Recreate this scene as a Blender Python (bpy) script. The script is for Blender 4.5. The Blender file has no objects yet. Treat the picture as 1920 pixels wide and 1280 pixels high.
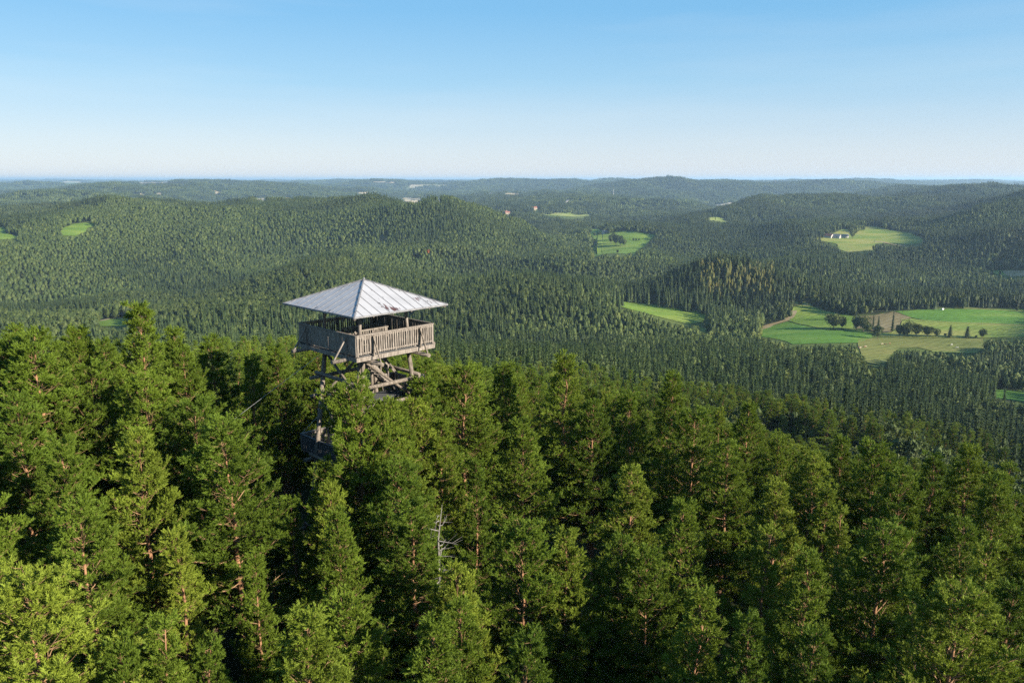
import bpy, math, random
import numpy as np
from mathutils import Vector
S = bpy.context.scene
COL = S.collection
PI = math.pi
R = math.radians
# ---------------------------------------------------------------- camera, sky, sun, exposure
F = 1493.0                                  # focal length in pixels of the 1920 px wide photograph (28 mm)
PIT = math.atan(304 / F)
CP, SP = math.cos(PIT), math.sin(PIT)
cd = bpy.data.cameras.new("camera"); cam = bpy.data.objects.new("camera", cd); COL.objects.link(cam)
cd.sensor_width = 36.0; cd.lens = 36.0 * F / 1920
cd.clip_start = 0.5; cd.clip_end = 200000
cam.location = (0, 0, 0); cam.rotation_euler = (PI / 2 - PIT, 0, 0)
S.camera = cam
SUN_EL, SUN_AZ = R(22.0), R(121.0)          # azimuth clockwise from +Y (the view direction)
W = bpy.data.worlds.new("World"); S.world = W; W.use_nodes = True
wn = W.node_tree.nodes; wl = W.node_tree.links
bg = wn["Background"]
sky = wn.new("ShaderNodeTexSky"); sky.sky_type = 'NISHITA'; sky.sun_disc = False
sky.sun_elevation = SUN_EL; sky.sun_rotation = SUN_AZ
sky.altitude = 300; sky.air_density = 1.0; sky.dust_density = 0.5; sky.ozone_density = 1.0
tcw = wn.new("ShaderNodeTexCoord"); sxw = wn.new("ShaderNodeSeparateXYZ"); wl.new(tcw.outputs["Generated"], sxw.inputs[0])
rw = wn.new("ShaderNodeValToRGB"); we = rw.color_ramp.elements
for _ in range(4): we.new(.5)
for _k, (_p, _c) in enumerate(((0.0, (.76, .81, .89)), (.045, (.60, .74, .89)), (.11, (.34, .63, .89)), (.19, (.19, .52, .87)), (.32, (.16, .47, .84)), (1.0, (.10, .30, .62)))):   # clear summer air: blue overhead, whitish at the horizon
    we[_k].position = _p; we[_k].color = (*_c, 1)
# a breath of thin high haze
mpw = wn.new("ShaderNodeMapping"); mpw.inputs["Scale"].default_value = (1.5, 1.5, 14.0); nzw = wn.new("ShaderNodeTexNoise"); nzw.inputs["Scale"].default_value = 1.6; nzw.inputs["Detail"].default_value = 6.0
wl.new(tcw.outputs["Generated"], mpw.inputs[0]); wl.new(mpw.outputs[0], nzw.inputs["Vector"])
mrw = wn.new("ShaderNodeMapRange"); mrw.inputs[1].default_value = .45; mrw.inputs[2].default_value = .8; mrw.inputs[3].default_value = 0.0; mrw.inputs[4].default_value = .22; wl.new(nzw.outputs[0], mrw.inputs[0])
wl.new(sxw.outputs[2], rw.inputs[0]); hw = wn.new("ShaderNodeMix"); hw.data_type = 'RGBA'; wl.new(mrw.outputs[0], hw.inputs[0]); wl.new(rw.outputs[0], hw.inputs[6]); hw.inputs[7].default_value = (.78, .84, .90, 1)
sw_ = wn.new("ShaderNodeVectorMath"); sw_.operation = 'SCALE'; sw_.inputs["Scale"].default_value = 5.0; wl.new(hw.outputs[2], sw_.inputs[0])
mw = wn.new("ShaderNodeMix"); mw.data_type = 'RGBA'; mw.inputs[0].default_value = 0.84
wl.new(sky.outputs[0], mw.inputs[6]); wl.new(sw_.outputs[0], mw.inputs[7]); wl.new(mw.outputs[2], bg.inputs[0]); bg.inputs[1].default_value = 0.078
sd = bpy.data.lights.new("sun", 'SUN'); sun = bpy.data.objects.new("sun", sd); COL.objects.link(sun)
sd.energy = 5.0; sd.angle = R(0.53); sd.color = (1.0, 0.90, 0.74)
sdir = Vector((math.sin(SUN_AZ) * math.cos(SUN_EL), math.cos(SUN_AZ) * math.cos(SUN_EL), math.sin(SUN_EL)))
sun.rotation_euler = sdir.to_track_quat('Z', 'Y').to_euler()
S.view_settings.view_transform = 'Standard'; S.view_settings.look = 'None'
S.view_settings.exposure = 1.33; S.view_settings.gamma = 1.0
S.cycles.use_denoising = False
S.cycles.max_bounces = 5; S.cycles.diffuse_bounces = 2; S.cycles.glossy_bounces = 1
S.cycles.transmission_bounces = 2; S.cycles.volume_bounces = 1; S.cycles.transparent_max_bounces = 4
S.cycles.caustics_reflective = False; S.cycles.caustics_refractive = False

# ---------------------------------------------------------------- helpers
def tag(o, label=None, cat=None, group=None, kind=None):
    if label: o['label'] = label
    if cat: o['category'] = cat
    if group: o['group'] = group
    if kind: o['kind'] = kind
    return o
def empty(name, loc, rz=0.0, parent=None):
    o = bpy.data.objects.new(name, None); COL.objects.link(o); o.location = loc; o.rotation_euler = (0, 0, rz)
    o.empty_display_size = 0.5
    if parent: o.parent = parent
    return o
def link(name, mesh, parent=None, loc=(0, 0, 0)):
    o = bpy.data.objects.new(name, mesh); COL.objects.link(o); o.location = loc
    if parent: o.parent = parent
    return o
def np_mesh(name, V, T=None, Q=None, mats=(), midx=None, smooth=False):
    """mesh from numpy: V (n,3), T triangles (m,3) and/or Q quads (k,4)"""
    me = bpy.data.meshes.new(name)
    V = np.asarray(V, np.float32).reshape(-1, 3)
    loops, starts, n = [], [], 0
    if T is not None and len(T):
        T = np.asarray(T, np.int32); loops.append(T.ravel()); starts.append(np.arange(len(T)) * 3); n = 3 * len(T)
    if Q is not None and len(Q):
        Q = np.asarray(Q, np.int32); loops.append(Q.ravel()); starts.append(n + np.arange(len(Q)) * 4)
    loops = np.concatenate(loops).astype(np.int32); starts = np.concatenate(starts).astype(np.int32)
    me.vertices.add(len(V)); me.vertices.foreach_set("co", V.ravel())
    me.loops.add(len(loops)); me.loops.foreach_set("vertex_index", loops)
    me.polygons.add(len(starts)); me.polygons.foreach_set("loop_start", starts)
    for m in mats: me.materials.append(m)
    if midx is not None: me.polygons.foreach_set("material_index", np.asarray(midx, np.int32))
    me.polygons.foreach_set("use_smooth", np.full(len(starts), bool(smooth)))
    me.update(calc_edges=True)
    return me
class MB:
    """collects boxes, tubes and polygons into one mesh"""
    def __init__(s): s.v = []; s.f = []
    def add(s, vs, fs):
        b = len(s.v); s.v += [tuple(v) for v in vs]; s.f += [tuple(i + b for i in f) for f in fs]; return s
    def box(s, x0, x1, y0, y1, z0, z1):
        return s.add([(x, y, z) for z in (z0, z1) for x, y in ((x0, y0), (x1, y0), (x1, y1), (x0, y1))],
                     [(0, 3, 2, 1), (4, 5, 6, 7), (0, 1, 5, 4), (1, 2, 6, 5), (2, 3, 7, 6), (3, 0, 4, 7)])
    def bar(s, p, q, w, h, up=(0, 0, 1)):
        p, q = Vector(p), Vector(q); d = (q - p).normalized(); up = Vector(up)
        if abs(d.dot(up)) > .98: up = Vector((1, 0, 0))
        a = d.cross(up).normalized(); b = a.cross(d).normalized()
        vs = [c + a * (i * w / 2) + b * (j * h / 2) for c in (p, q) for i, j in ((-1, -1), (1, -1), (1, 1), (-1, 1))]
        return s.add(vs, [(0, 1, 2, 3), (7, 6, 5, 4), (0, 4, 5, 1), (1, 5, 6, 2), (2, 6, 7, 3), (3, 7, 4, 0)])
    def tube(s, pts, rad, n=8, cap=True):
        pts = [Vector(p) for p in pts]
        if not hasattr(rad, '__len__'): rad = [rad] * len(pts)
        vs = []; fs = []
        for k, p in enumerate(pts):
            d = (pts[min(k + 1, len(pts) - 1)] - pts[max(k - 1, 0)]).normalized()
            a = d.cross(Vector((0, 0, 1)) if abs(d.z) < .95 else Vector((1, 0, 0))).normalized(); b = d.cross(a)
            vs += [p + (a * math.cos(2 * PI * i / n) + b * math.sin(2 * PI * i / n)) * rad[k] for i in range(n)]
        for k in range(len(pts) - 1):
            for i in range(n):
                j = (i + 1) % n; fs.append((k * n + i, k * n + j, (k + 1) * n + j, (k + 1) * n + i))
        if cap: fs += [tuple(range(n))[::-1], tuple((len(pts) - 1) * n + i for i in range(n))]
        return s.add(vs, fs)
    def mesh(s, name, mat, smooth=False):
        me = bpy.data.meshes.new(name); me.from_pydata(s.v, [], s.f)
        for m in (mat if isinstance(mat, (list, tuple)) else [mat]): me.materials.append(m)
        if smooth:
            for p in me.polygons: p.use_smooth = len(p.vertices) == 4
        me.update(); return me
    def build(s, name, mat, parent=None, loc=(0, 0, 0), smooth=False):
        return link(name, s.mesh(name, mat, smooth), parent, loc)

# ---------------------------------------------------------------- materials
def mat(name):
    m = bpy.data.materials.new(name); m.use_nodes = True
    nt = m.node_tree; return m, nt.nodes, nt.links, nt.nodes["Principled BSDF"]
def node(nodes, typ, **kw):
    n = nodes.new(typ)
    for k, v in kw.items():
        if k in n.inputs: n.inputs[k].default_value = v
        else: setattr(n, k, v)
    return n
def ramp(nodes, stops):
    n = nodes.new("ShaderNodeValToRGB"); e = n.color_ramp.elements
    while len(e) < len(stops): e.new(0.5)
    for k, (p, c) in enumerate(stops): e[k].position = p; e[k].color = (*c, 1)
    return n
def foliage(name, c0, c1, c2, transl=0.28, scale=0.45, rough=0.6):
    """leaf or needle material: each tree a tone of its own, each clump a slightly different one"""
    m, N, L, b = mat(name)
    oi = N.new("ShaderNodeObjectInfo"); r1 = ramp(N, [(0, c0), (.55, c1), (1, c2)])
    L.new(oi.outputs["Random"], r1.inputs[0])
    tc = N.new("ShaderNodeTexCoord"); nz = node(N, "ShaderNodeTexNoise", Scale=scale, Detail=3.0)
    L.new(tc.outputs["Object"], nz.inputs["Vector"])
    mr = node(N, "ShaderNodeMapRange"); mr.inputs[1].default_value = .3; mr.inputs[2].default_value = .7
    mr.inputs[3].default_value = .72; mr.inputs[4].default_value = 1.32
    L.new(nz.outputs[0], mr.inputs[0])
    at = N.new("ShaderNodeAttribute"); at.attribute_type = 'INSTANCER'; at.attribute_name = 'tint'
    ad = node(N, "ShaderNodeMath", operation='ADD'); L.new(mr.outputs[0], ad.inputs[0]); L.new(at.outputs["Fac"], ad.inputs[1])
    mu = N.new("ShaderNodeVectorMath"); mu.operation = 'SCALE'
    L.new(r1.outputs[0], mu.inputs[0]); L.new(ad.outputs[0], mu.inputs["Scale"])
    L.new(mu.outputs[0], b.inputs["Base Color"]); b.inputs["Roughness"].default_value = rough
    b.inputs["Specular IOR Level"].default_value = 0.15
    tr = N.new("ShaderNodeBsdfTranslucent"); L.new(mu.outputs[0], tr.inputs[0])
    mx = N.new("ShaderNodeMixShader"); mx.inputs[0].default_value = transl
    L.new(b.outputs[0], mx.inputs[1]); L.new(tr.outputs[0], mx.inputs[2])
    L.new(mx.outputs[0], N["Material Output"].inputs[0])
    return m
def two_tone(name, ca, cb, scale=3.0, rough=.85, stretch=(1, 1, 1), bump=0.0, lo=.35, hi=.65, detail=5.0, coord="Object"):
    m, N, L, b = mat(name)
    tc = N.new("ShaderNodeTexCoord"); mp = N.new("ShaderNodeMapping"); mp.inputs["Scale"].default_value = stretch
    L.new(tc.outputs[coord], mp.inputs[0])
    nz = node(N, "ShaderNodeTexNoise", Scale=scale, Detail=detail); L.new(mp.outputs[0], nz.inputs["Vector"])
    r = ramp(N, [(lo, ca), (hi, cb)]); L.new(nz.outputs[0], r.inputs[0]); L.new(r.outputs[0], b.inputs["Base Color"])
    b.inputs["Roughness"].default_value = rough; b.inputs["Specular IOR Level"].default_value = .2
    if bump:
        bp = node(N, "ShaderNodeBump", Strength=bump); bp.inputs["Distance"].default_value = .02
        L.new(nz.outputs[0], bp.inputs["Height"]); L.new(bp.outputs[0], b.inputs["Normal"])
    return m
M = {}
M['pine'] = foliage("pine_needles", (.080, .126, .014), (.116, .168, .018), (.176, .220, .026), .2, .35)
M['spruce'] = foliage("spruce_needles", (.018, .031, .010), (.027, .044, .013), (.044, .062, .018), .08, .2)
M['hillpine'] = foliage("hill_pine_needles", (.030, .046, .013), (.044, .062, .017), (.064, .082, .023), .08, .2)
M['leaf'] = foliage("broad_leaves", (.036, .054, .014), (.052, .072, .018), (.080, .096, .024), .12, .3)
M['larch'] = foliage("yellowing_needles", (.088, .098, .026), (.115, .116, .030), (.14, .128, .038), .3, .3)
M['rust_leaf'] = foliage("dead_red_needles", (.20, .060, .028), (.24, .075, .03), (.26, .09, .035), .2, .3)
def bark_mat():
    m, N, L, b = mat("pine_bark")          # orange upper stem, grey-brown plates low down
    tc = N.new("ShaderNodeTexCoord"); sx = N.new("ShaderNodeSeparateXYZ"); L.new(tc.outputs["Object"], sx.inputs[0])
    nz = node(N, "ShaderNodeTexNoise", Scale=5.0, Detail=6.0)
    mp = N.new("ShaderNodeMapping"); mp.inputs["Scale"].default_value = (1, 1, .35); L.new(tc.outputs["Object"], mp.inputs[0]); L.new(mp.outputs[0], nz.inputs["Vector"])
    a = node(N, "ShaderNodeMath", operation='MULTIPLY_ADD'); L.new(nz.outputs[0], a.inputs[0]); a.inputs[1].default_value = 6.0; L.new(sx.outputs[2], a.inputs[2])
    mr = node(N, "ShaderNodeMapRange"); mr.inputs[1].default_value = 6.5; mr.inputs[2].default_value = 9.5; L.new(a.outputs[0], mr.inputs[0])
    r1 = ramp(N, [(.3, (.13, .075, .05)), (.7, (.26, .17, .12))]); r2 = ramp(N, [(.3, (.17, .080, .038)), (.7, (.31, .165, .085))])
    L.new(nz.outputs[0], r1.inputs[0]); L.new(nz.outputs[0], r2.inputs[0])
    mx = N.new("ShaderNodeMix"); mx.data_type = 'RGBA'; L.new(mr.outputs[0], mx.inputs[0]); L.new(r1.outputs[0], mx.inputs[6]); L.new(r2.outputs[0], mx.inputs[7])
    L.new(mx.outputs[2], b.inputs["Base Color"]); b.inputs["Roughness"].default_value = .9
    bp = node(N, "ShaderNodeBump", Strength=.7); bp.inputs["Distance"].default_value = .03; L.new(nz.outputs[0], bp.inputs["Height"]); L.new(bp.outputs[0], b.inputs["Normal"])
    return m
M['bark'] = bark_mat()
M['twig'] = two_tone("pine_branch_bark", (.15, .09, .045), (.30, .19, .105), 8)
M['deadwood'] = two_tone("bleached_dead_wood", (.11, .10, .09), (.22, .205, .185), 6)
M['darkbark'] = two_tone("dark_bark", (.07, .05, .04), (.14, .11, .085), 3)
M['forest_floor'] = None
# ---------------------------------------------------------------- noise and terrain
def _hash(i, j, s):
    h = (i * 374761393 + j * 668265263 + s * 974711) & 0x7fffffff
    h = ((h ^ (h >> 13)) * 1274126177) & 0x7fffffff
    return ((h ^ (h >> 16)) & 0xffffff) / float(0xffffff)
def vnoise(x, y, s=0):
    x = np.asarray(x, float); y = np.asarray(y, float)
    i = np.floor(x).astype(np.int64); j = np.floor(y).astype(np.int64); fx = x - i; fy = y - j
    fx = fx * fx * fx * (fx * (fx * 6 - 15) + 10); fy = fy * fy * fy * (fy * (fy * 6 - 15) + 10)
    a = _hash(i, j, s); b = _hash(i + 1, j, s); c = _hash(i, j + 1, s); d = _hash(i + 1, j + 1, s)
    return (a * (1 - fx) + b * fx) * (1 - fy) + (c * (1 - fx) + d * fx) * fy - .5
def fbm(x, y, s=0, o=4):
    v = 0; a = 1.
    for k in range(o): v = v + a * vnoise(x * 2 ** k + 17.3 * k, y * 2 ** k - 9.1 * k, s + k); a *= .5
    return v
def ray(px, py):
    u = (px - 960) / F; v = (640 - py) / F
    return u, CP + v * SP, -SP + v * CP
def project(x, y, z):
    d = y * CP - z * SP; v = y * SP + z * CP
    d = np.where(d < .5, .5, d)
    return 960 + F * x / d, 640 - F * v / d
K = 1.14
ctrl = []      # (azimuth, ln r, ground z)
gpts = []      # open land: kept smooth
def cpt(px, Y, r, kind):
    x, y, z = ray(px, Y); h = math.hypot(x, y); zz = r * z / h
    if kind == 'g': gpts.append((math.atan2(x, y), math.log(r)))
    ctrl.append((math.atan2(x, y), math.log(r), zz - {'c': 18, 'g': 0, 'p': 14.5}[kind]))
def zpt(azd, r, z): ctrl.append((R(azd), math.log(r), z))
for a in (-60, -30, 0, 30, 60): zpt(a, 10, -30)
for px, Y, r in ((0, 652, 50), (300, 640, 50), (258, 600, 62), (90, 605, 64), (685, 735, 46), (450, 650, 62), (600, 660, 62), (800, 690, 58),
                 (1000, 688, 62), (1150, 715, 62), (1300, 752, 62), (1500, 820, 62), (1650, 840, 62), (1800, 862, 62), (1900, 880, 66),
                 (1500, 1000, 38), (1200, 1000, 35), (900, 1000, 33), (900, 1250, 22), (300, 1220, 23), (300, 900, 34), (0, 900, 34), (1700, 1150, 27)):
    cpt(px, Y, r, 'p')
for az, zs in ((-60, (-38, -46, -68, -100)), (-33, (-38, -46, -68, -100)), (-20, (-39, -47, -70, -102)), (-8, (-40, -50, -77, -108)), (0, (-40, -52, -80, -111)),
               (12, (-44, -57, -86, -116)), (24, (-48, -62, -91, -121)), (33, (-50, -64, -95, -124)), (60, (-52, -66, -98, -126))):
    for r, z in zip((95, 150, 280, 450), zs): zpt(az, r, z)
for az, r, z in ((2.2, 1650, -172), (3.2, 1900, -168), (1.5, 2300, -165), (-2, 2600, -168), (-6, 3000, -165), (13, 1500, -166), (19, 1250, -165), (-27, 1500, -168), (-22, 1480, -165), (-32, 1450, -165), (16, 3600, -160)): zpt(az, r, z)
far = """0,565,950c 100,553,970c 230,533,1000c 300,522,1050c 450,505,1150c 0,520,1176c 0,470,1400c 0,440,1700g 0,395,2100c 150,500,1230c 150,430,1700g 150,372,2200c
300,480,1350c 300,430,1650c 300,384,2200c 450,480,1300c 450,430,1650c 450,382,2300c 600,480,1250c 600,430,1650c 600,374,2500c 750,500,1070c 750,440,1450c 750,381,2100c
857,430,1450c 857,379,1900c 940,400,1750c 973,430,1550c 1040,477,1300c 827,527,850c 923,507,880c 993,497,900c 1040,508,880c 1107,517,860c 1160,537,830c
1370,491,930c 1300,505,930c 1440,504,930c 1485,548,880c 1620,468,1600g 1620,428,1950g 1620,412,2200c 1500,405,2350c 1440,366,3000c 1330,398,2500c 1800,400,2000c 1800,368,2700c
1790,350,4200c 1920,360,2400c 1905,356,3600c 1900,354,5000c 1920,400,1750c 1920,470,1450c 1650,378,2700c 1720,428,1900c 1160,480,1390g 1160,432,1950g 1250,413,2300c 1060,403,2750g
1335,345,6500c 583,344,6500c 740,350,7000c 980,371,3800c 1207,350,5500c 1490,346,6500c 1250,372,3600c 1150,385,3300c 60,357,4500c 200,352,5500c 60,386,2600c 1650,357,4800c""".split()
for t in far:
    a, b, c = t.split(','); cpt(float(a), float(b), float(c[:-1]) * K, c[-1])
for az, r in ((-30, 1500), (-24, 1550), (-18, 3300), (-10, 3400), (-4, 2600), (-28, 3300), (-33, 3600), (0, 1250), (-4, 1180), (3, 1150), (6, 1150), (-1, 1180), (2, 700), (10, 700), (20, 700), (30, 700), (10, 900), (16, 900), (24, 900), (30, 950),
              (22, 1300), (14, 1350), (28, 1250), (5, 2900), (10, 4800), (-5, 5000), (20, 4800), (-20, 4800), (-30, 5200), (18, 1500)):
    zpt(az, r * K, -150 if r not in (1250, 1180, 1150) else -182)
ctrl = np.array(ctrl)
MR = np.log([3, 60, 100, 150, 280, 450, 720, 5500, 10000, 16000, 24000, 40000, 90000])
MZ = [-30, -31, -43, -55, -84, -114, -150, -150, -136, -122, -106, -95, -110]
SA, SL = R(11), .30
def kern(a0, l0, a1, l1):
    d = np.sqrt(((a0 - a1) / SA) ** 2 + ((l0 - l1) / SL) ** 2) * 1.2
    return (1 + d) * np.exp(-d)
Kc = kern(ctrl[:, None, 0], ctrl[:, None, 1], ctrl[None, :, 0], ctrl[None, :, 1]) + np.eye(len(ctrl)) * .004
WC = np.linalg.solve(Kc, ctrl[:, 2] - np.interp(ctrl[:, 1], MR, MZ))
def terrain(az, lr):
    z = np.interp(lr, MR, MZ)
    for k in range(len(ctrl)):
        z = z + WC[k] * kern(az, lr, ctrl[k, 0], ctrl[k, 1])
    r = np.exp(lr); x = r * np.sin(az); y = r * np.cos(az)
    A1 = np.interp(lr, np.log([60, 300, 1500, 4000, 9000, 30000]), [0, 3, 9, 20, 22, 24])
    z = z + fbm(x / 330, y / 330, 3, 3) * A1
    A2 = np.interp(lr, np.log([2500, 4200, 6500, 12000, 30000, 60000]), [0, 24, 95, 150, 140, 200])
    A3 = np.interp(lr, np.log([700, 1250, 2600, 5000, 9000]), [0, 34, 66, 60, 0])
    for ga, gl in gpts: A3 = A3 * (1 - np.exp(-((az - ga) / R(4.5)) ** 2 - ((lr - gl) / .17) ** 2))
    w = fbm(x / 430, y / 560, 23, 2); z = z + (np.abs(w) * -2 + .22) * A3 + fbm(x / 130, y / 170, 29, 2) * A3 * .25
    A2 = A2 * (1 - .6 * np.clip((az - R(19)) / R(7), 0, 1) * np.clip((math.log(9500) - lr) / .3, 0, 1))
    return z + (fbm(x / 1500, y / 1000, 11, 4) - .10) * A2
azs = np.concatenate([np.radians(np.arange(-46, 46.001, .14)), np.radians(np.arange(50, 314, 4.))])
azs_f = azs[:int(92 / .14) + 1]
NA = len(azs); L0, L1, DL = math.log(4.), math.log(70000.), .0135
lrs = np.arange(L0, L1, DL); NL = len(lrs)
AZ2, LR2 = np.meshgrid(np.where(azs > PI, azs - 2 * PI, azs), lrs, indexing='ij')
GZ = terrain(AZ2, LR2)
nf = len(azs_f)
def ground(x, y):
    az = np.arctan2(x, y); lr = np.log(np.maximum(np.hypot(x, y), 4.1))
    fi = np.clip((az - azs_f[0]) / R(.14), 0, nf - 1.001); fj = np.clip((lr - L0) / DL, 0, NL - 1.001)
    i = fi.astype(int); j = fj.astype(int); a = fi - i; b = fj - j
    # same split as the drawn quads (bilinear is within centimetres of it)
    return (GZ[i, j] * (1 - a) + GZ[i + 1, j] * a) * (1 - b) + (GZ[i, j + 1] * (1 - a) + GZ[i + 1, j + 1] * a) * b
def hit(px, py):
    """where the line of sight through a photo pixel meets the ground"""
    px = np.atleast_1d(np.asarray(px, float)); py = np.atleast_1d(np.asarray(py, float))
    u, v, w = ray(px, py); h = np.hypot(u, v); az = np.arctan2(u, v); tn = w / h
    rr = np.exp(lrs); out = np.zeros(len(px))
    for k in range(len(px)):
        g = ground(rr * math.sin(az[k]), rr * math.cos(az[k])); d = rr * tn[k] - g
        s = np.nonzero((d[1:] <= 0) & (rr[1:] > 12))[0]
        if len(s) == 0: out[k] = 30000; continue
        j = s[0] + 1; t = d[j - 1] / (d[j - 1] - d[j] + 1e-9); out[k] = rr[j - 1] + (rr[j] - rr[j - 1]) * min(max(t, 0), 1)
    x = out * np.sin(az); y = out * np.cos(az)
    return x, y, ground(x, y)
# ---------------------------------------------------------------- meadows and fields (outlines on the ground)
def z5(l): return [(1280 + a / 2.909, 320 + b / 2.909) for a, b in l]
def z6(l): return [(1080 + a / 10.67, 420 + b / 10.67) for a, b in l]
FIELDS = [  # name, colour key, outline
 ('meadow', 'green', [(-30, 425), (14, 427), (10, 438), (42, 446), (20, 449), (-30, 450)]),
 ('meadow', 'green', [(118, 428), (140, 420), (163, 418), (181, 419), (178, 424), (163, 428), (160, 436), (140, 443), (118, 442), (113, 435)]),
 ('meadow', 'green', [(184, 603), (200, 599), (243, 597), (243, 606), (235, 612), (185, 612)]),
 ('meadow', 'green', z6([(230, 120), (300, 100), (520, 105), (540, 130), (660, 180), (850, 150), (900, 140), (1220, 150), (1400, 190), (1700, 205), (1650, 240), (1540, 260), (1480, 330), (1400, 460), (1300, 480), (1200, 570), (1000, 610), (780, 585), (560, 610), (420, 650), (320, 670), (290, 480), (300, 430), (420, 380), (320, 250), (230, 220)])),
 ('meadow', 'pale', [(1003, 400.5), (1040, 399.5), (1066, 399), (1085, 402), (1112, 402), (1121, 404), (1085, 406.5), (1050, 406), (1020, 403.5)]),
 ('meadow', 'green', [(1153, 567), (1170, 566), (1210, 570), (1290, 583), (1325, 590), (1318, 604), (1290, 608), (1250, 598), (1200, 585), (1155, 573)]),
 ('meadow', 'pale', [(1308, 613), (1330, 617), (1330, 626), (1314, 623)]),
 ('meadow', 'pale', z5([(120, 252), (160, 250), (250, 270), (245, 290), (140, 270)])),
 ('meadow', 'lime', z5([(670, 362), (760, 365), (830, 340), (870, 318), (910, 325), (945, 345), (985, 310), (1020, 302), (1080, 312), (1140, 328), (1250, 345), (1340, 388), (1290, 398), (1220, 405), (1150, 395), (1050, 400), (1040, 435), (900, 445), (850, 430), (840, 400), (760, 385), (700, 372)])),
 ('meadow', 'green', z5([(1660, 543), (1740, 545), (1750, 560), (1780, 578), (1690, 560)])),
 ('field', 'tan', z5([(1742, 546), (1990, 546), (1990, 575), (1784, 578), (1752, 560)])),
 ('meadow', 'green', z5([(600, 742), (650, 735), (700, 740), (760, 762), (860, 785), (940, 797), (930, 862), (780, 865), (700, 850), (640, 838), (572, 818), (600, 778)])),
 ('meadow', 'rich', z5([(405, 872), (571, 824), (640, 843), (700, 855), (780, 870), (930, 867), (1030, 890), (1035, 912), (950, 940), (760, 943), (600, 948), (560, 930), (470, 912), (415, 905)])),
 ('pasture', 'olive', z5([(952, 918), (1040, 914), (1150, 912), (1290, 914), (1640, 917), (1640, 990), (1480, 990), (1360, 985), (1280, 965), (1180, 970), (1130, 1010), (1120, 1050), (1050, 1058), (985, 1045), (975, 1000), (955, 950)])),
 ('field', 'brown', z5([(944, 797), (1040, 790), (1150, 770), (1248, 803), (1190, 822), (1184, 850), (1130, 883), (1050, 883), (1000, 862), (945, 860)])),
 ('meadow', 'rich', z5([(1154, 768), (1300, 760), (1480, 756), (1990, 758), (1990, 846), (1862, 840), (1650, 833), (1500, 828), (1330, 818), (1252, 803)])),
 ('meadow', 'lime', z5([(1192, 824), (1250, 807), (1330, 822), (1500, 832), (1650, 837), (1862, 844), (1990, 850), (1990, 905), (1800, 908), (1640, 913), (1290, 911), (1160, 908), (1050, 900), (1040, 886), (1132, 886), (1187, 853)])),
 ('meadow', 'rich', z5([(1630, 1195), (1700, 1197), (1990, 1202), (1990, 1262), (1850, 1262), (1700, 1240)])),
 ('field', 'straw', [(262, 363), (273, 361), (275, 365), (265, 368)]), ('field', 'straw', [(289, 362), (306, 361.5), (309, 365), (298, 369)]),
 ('field', 'straw', [(396, 357), (412, 358), (420, 363), (408, 364)]), ('field', 'straw', [(470, 374), (495, 372), (503, 375), (490, 377)]),
 ('field', 'straw', [(530, 371), (548, 370), (552, 373), (534, 374)]), ('field', 'straw', [(664, 361), (694, 361), (696, 364), (668, 363)]),
 ('field', 'straw', [(752, 371), (770, 370), (790, 373), (786, 379), (754, 378)]), ('field', 'straw', [(812, 375), (832, 376), (828, 380), (815, 379)]),
 ('field', 'straw', [(912, 361.5), (930, 361.5), (928, 363.5), (914, 363.5)]), ('field', 'straw', [(944, 363), (976, 363), (978, 365.5), (946, 365)]),
 ('field', 'straw', [(1058, 377), (1072, 379), (1066, 381.5), (1056, 379.5)]), ('field', 'straw', [(332, 344), (352, 345), (340, 347)]),
 ('field', 'straw', [(996, 393), (1008, 387), (1014, 390), (1004, 396)]), ('field', 'pale', [(1066, 396.5), (1079, 396), (1080, 398.5), (1067, 399)]),
 ('clearing', 'brown', [(706, 447), (716, 442), (728, 445), (726, 452), (712, 452)]), ('clearing', 'straw', [(556, 520), (572, 517), (590, 518), (588, 522), (562, 523)]),
 ('clearing', 'straw', [(945, 399), (957, 399), (958, 407), (950, 406)]),
 ('clearing', 'straw', [(700, 340), (740, 342), (738, 343.5), (700, 342)]), ('clearing', 'straw', [(255, 342), (330, 341), (328, 343), (258, 344)]),
]
def inside(px, py, poly):
    c = np.zeros(px.shape, bool); n = len(poly)
    for k in range(n):
        x0, y0 = poly[k]; x1, y1 = poly[(k + 1) % n]
        if y0 == y1: continue
        m = ((y0 > py) != (y1 > py)) & (px < (x1 - x0) * (py - y0) / (y1 - y0) + x0); c ^= m
    return c
WORLDP = []    # outlines in (azimuth, ln r)
for nm, key, pl in FIELDS:
    q = []
    for k in range(len(pl)):
        (xa, ya), (xb, yb) = pl[k], pl[(k + 1) % len(pl)]; n = max(1, int(math.hypot(xb - xa, yb - ya) / 12))
        q += [(xa + (xb - xa) * t / n, ya + (yb - ya) * t / n) for t in range(n)]
    q = np.array(q); x, y, z = hit(q[:, 0], q[:, 1]); WORLDP.append(list(zip(np.arctan2(x, y), np.log(np.hypot(x, y)))))
def in_view_of_meadow(x, y, z, H, wid):
    """would a tree of height H here cover a meadow of the photograph? (five points up its stem, both flanks)"""
    bad = np.zeros(len(x), bool); jx = fbm(x / 14, y / 14, 83, 2) * 9; jy = fbm(x / 14, y / 14, 89, 2) * 6     # a ragged wood edge
    for hf, sx in ((0, 0), (.35, -.7), (.35, .7), (.65, -.5), (.65, .5), (.97, 0)):
        px, py = project(x + sx * wid, y, z + H * hf); px = px + jx; py = py + jy
        for nm, key, pl in FIELDS:
            a = np.array(pl); bx = (px > a[:, 0].min()) & (px < a[:, 0].max()) & (py > a[:, 1].min()) & (py < a[:, 1].max()) & ~bad
            k = np.nonzero(bx)[0]
            if len(k): bad[k] |= inside(px[k], py[k], pl)
    return bad
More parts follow.
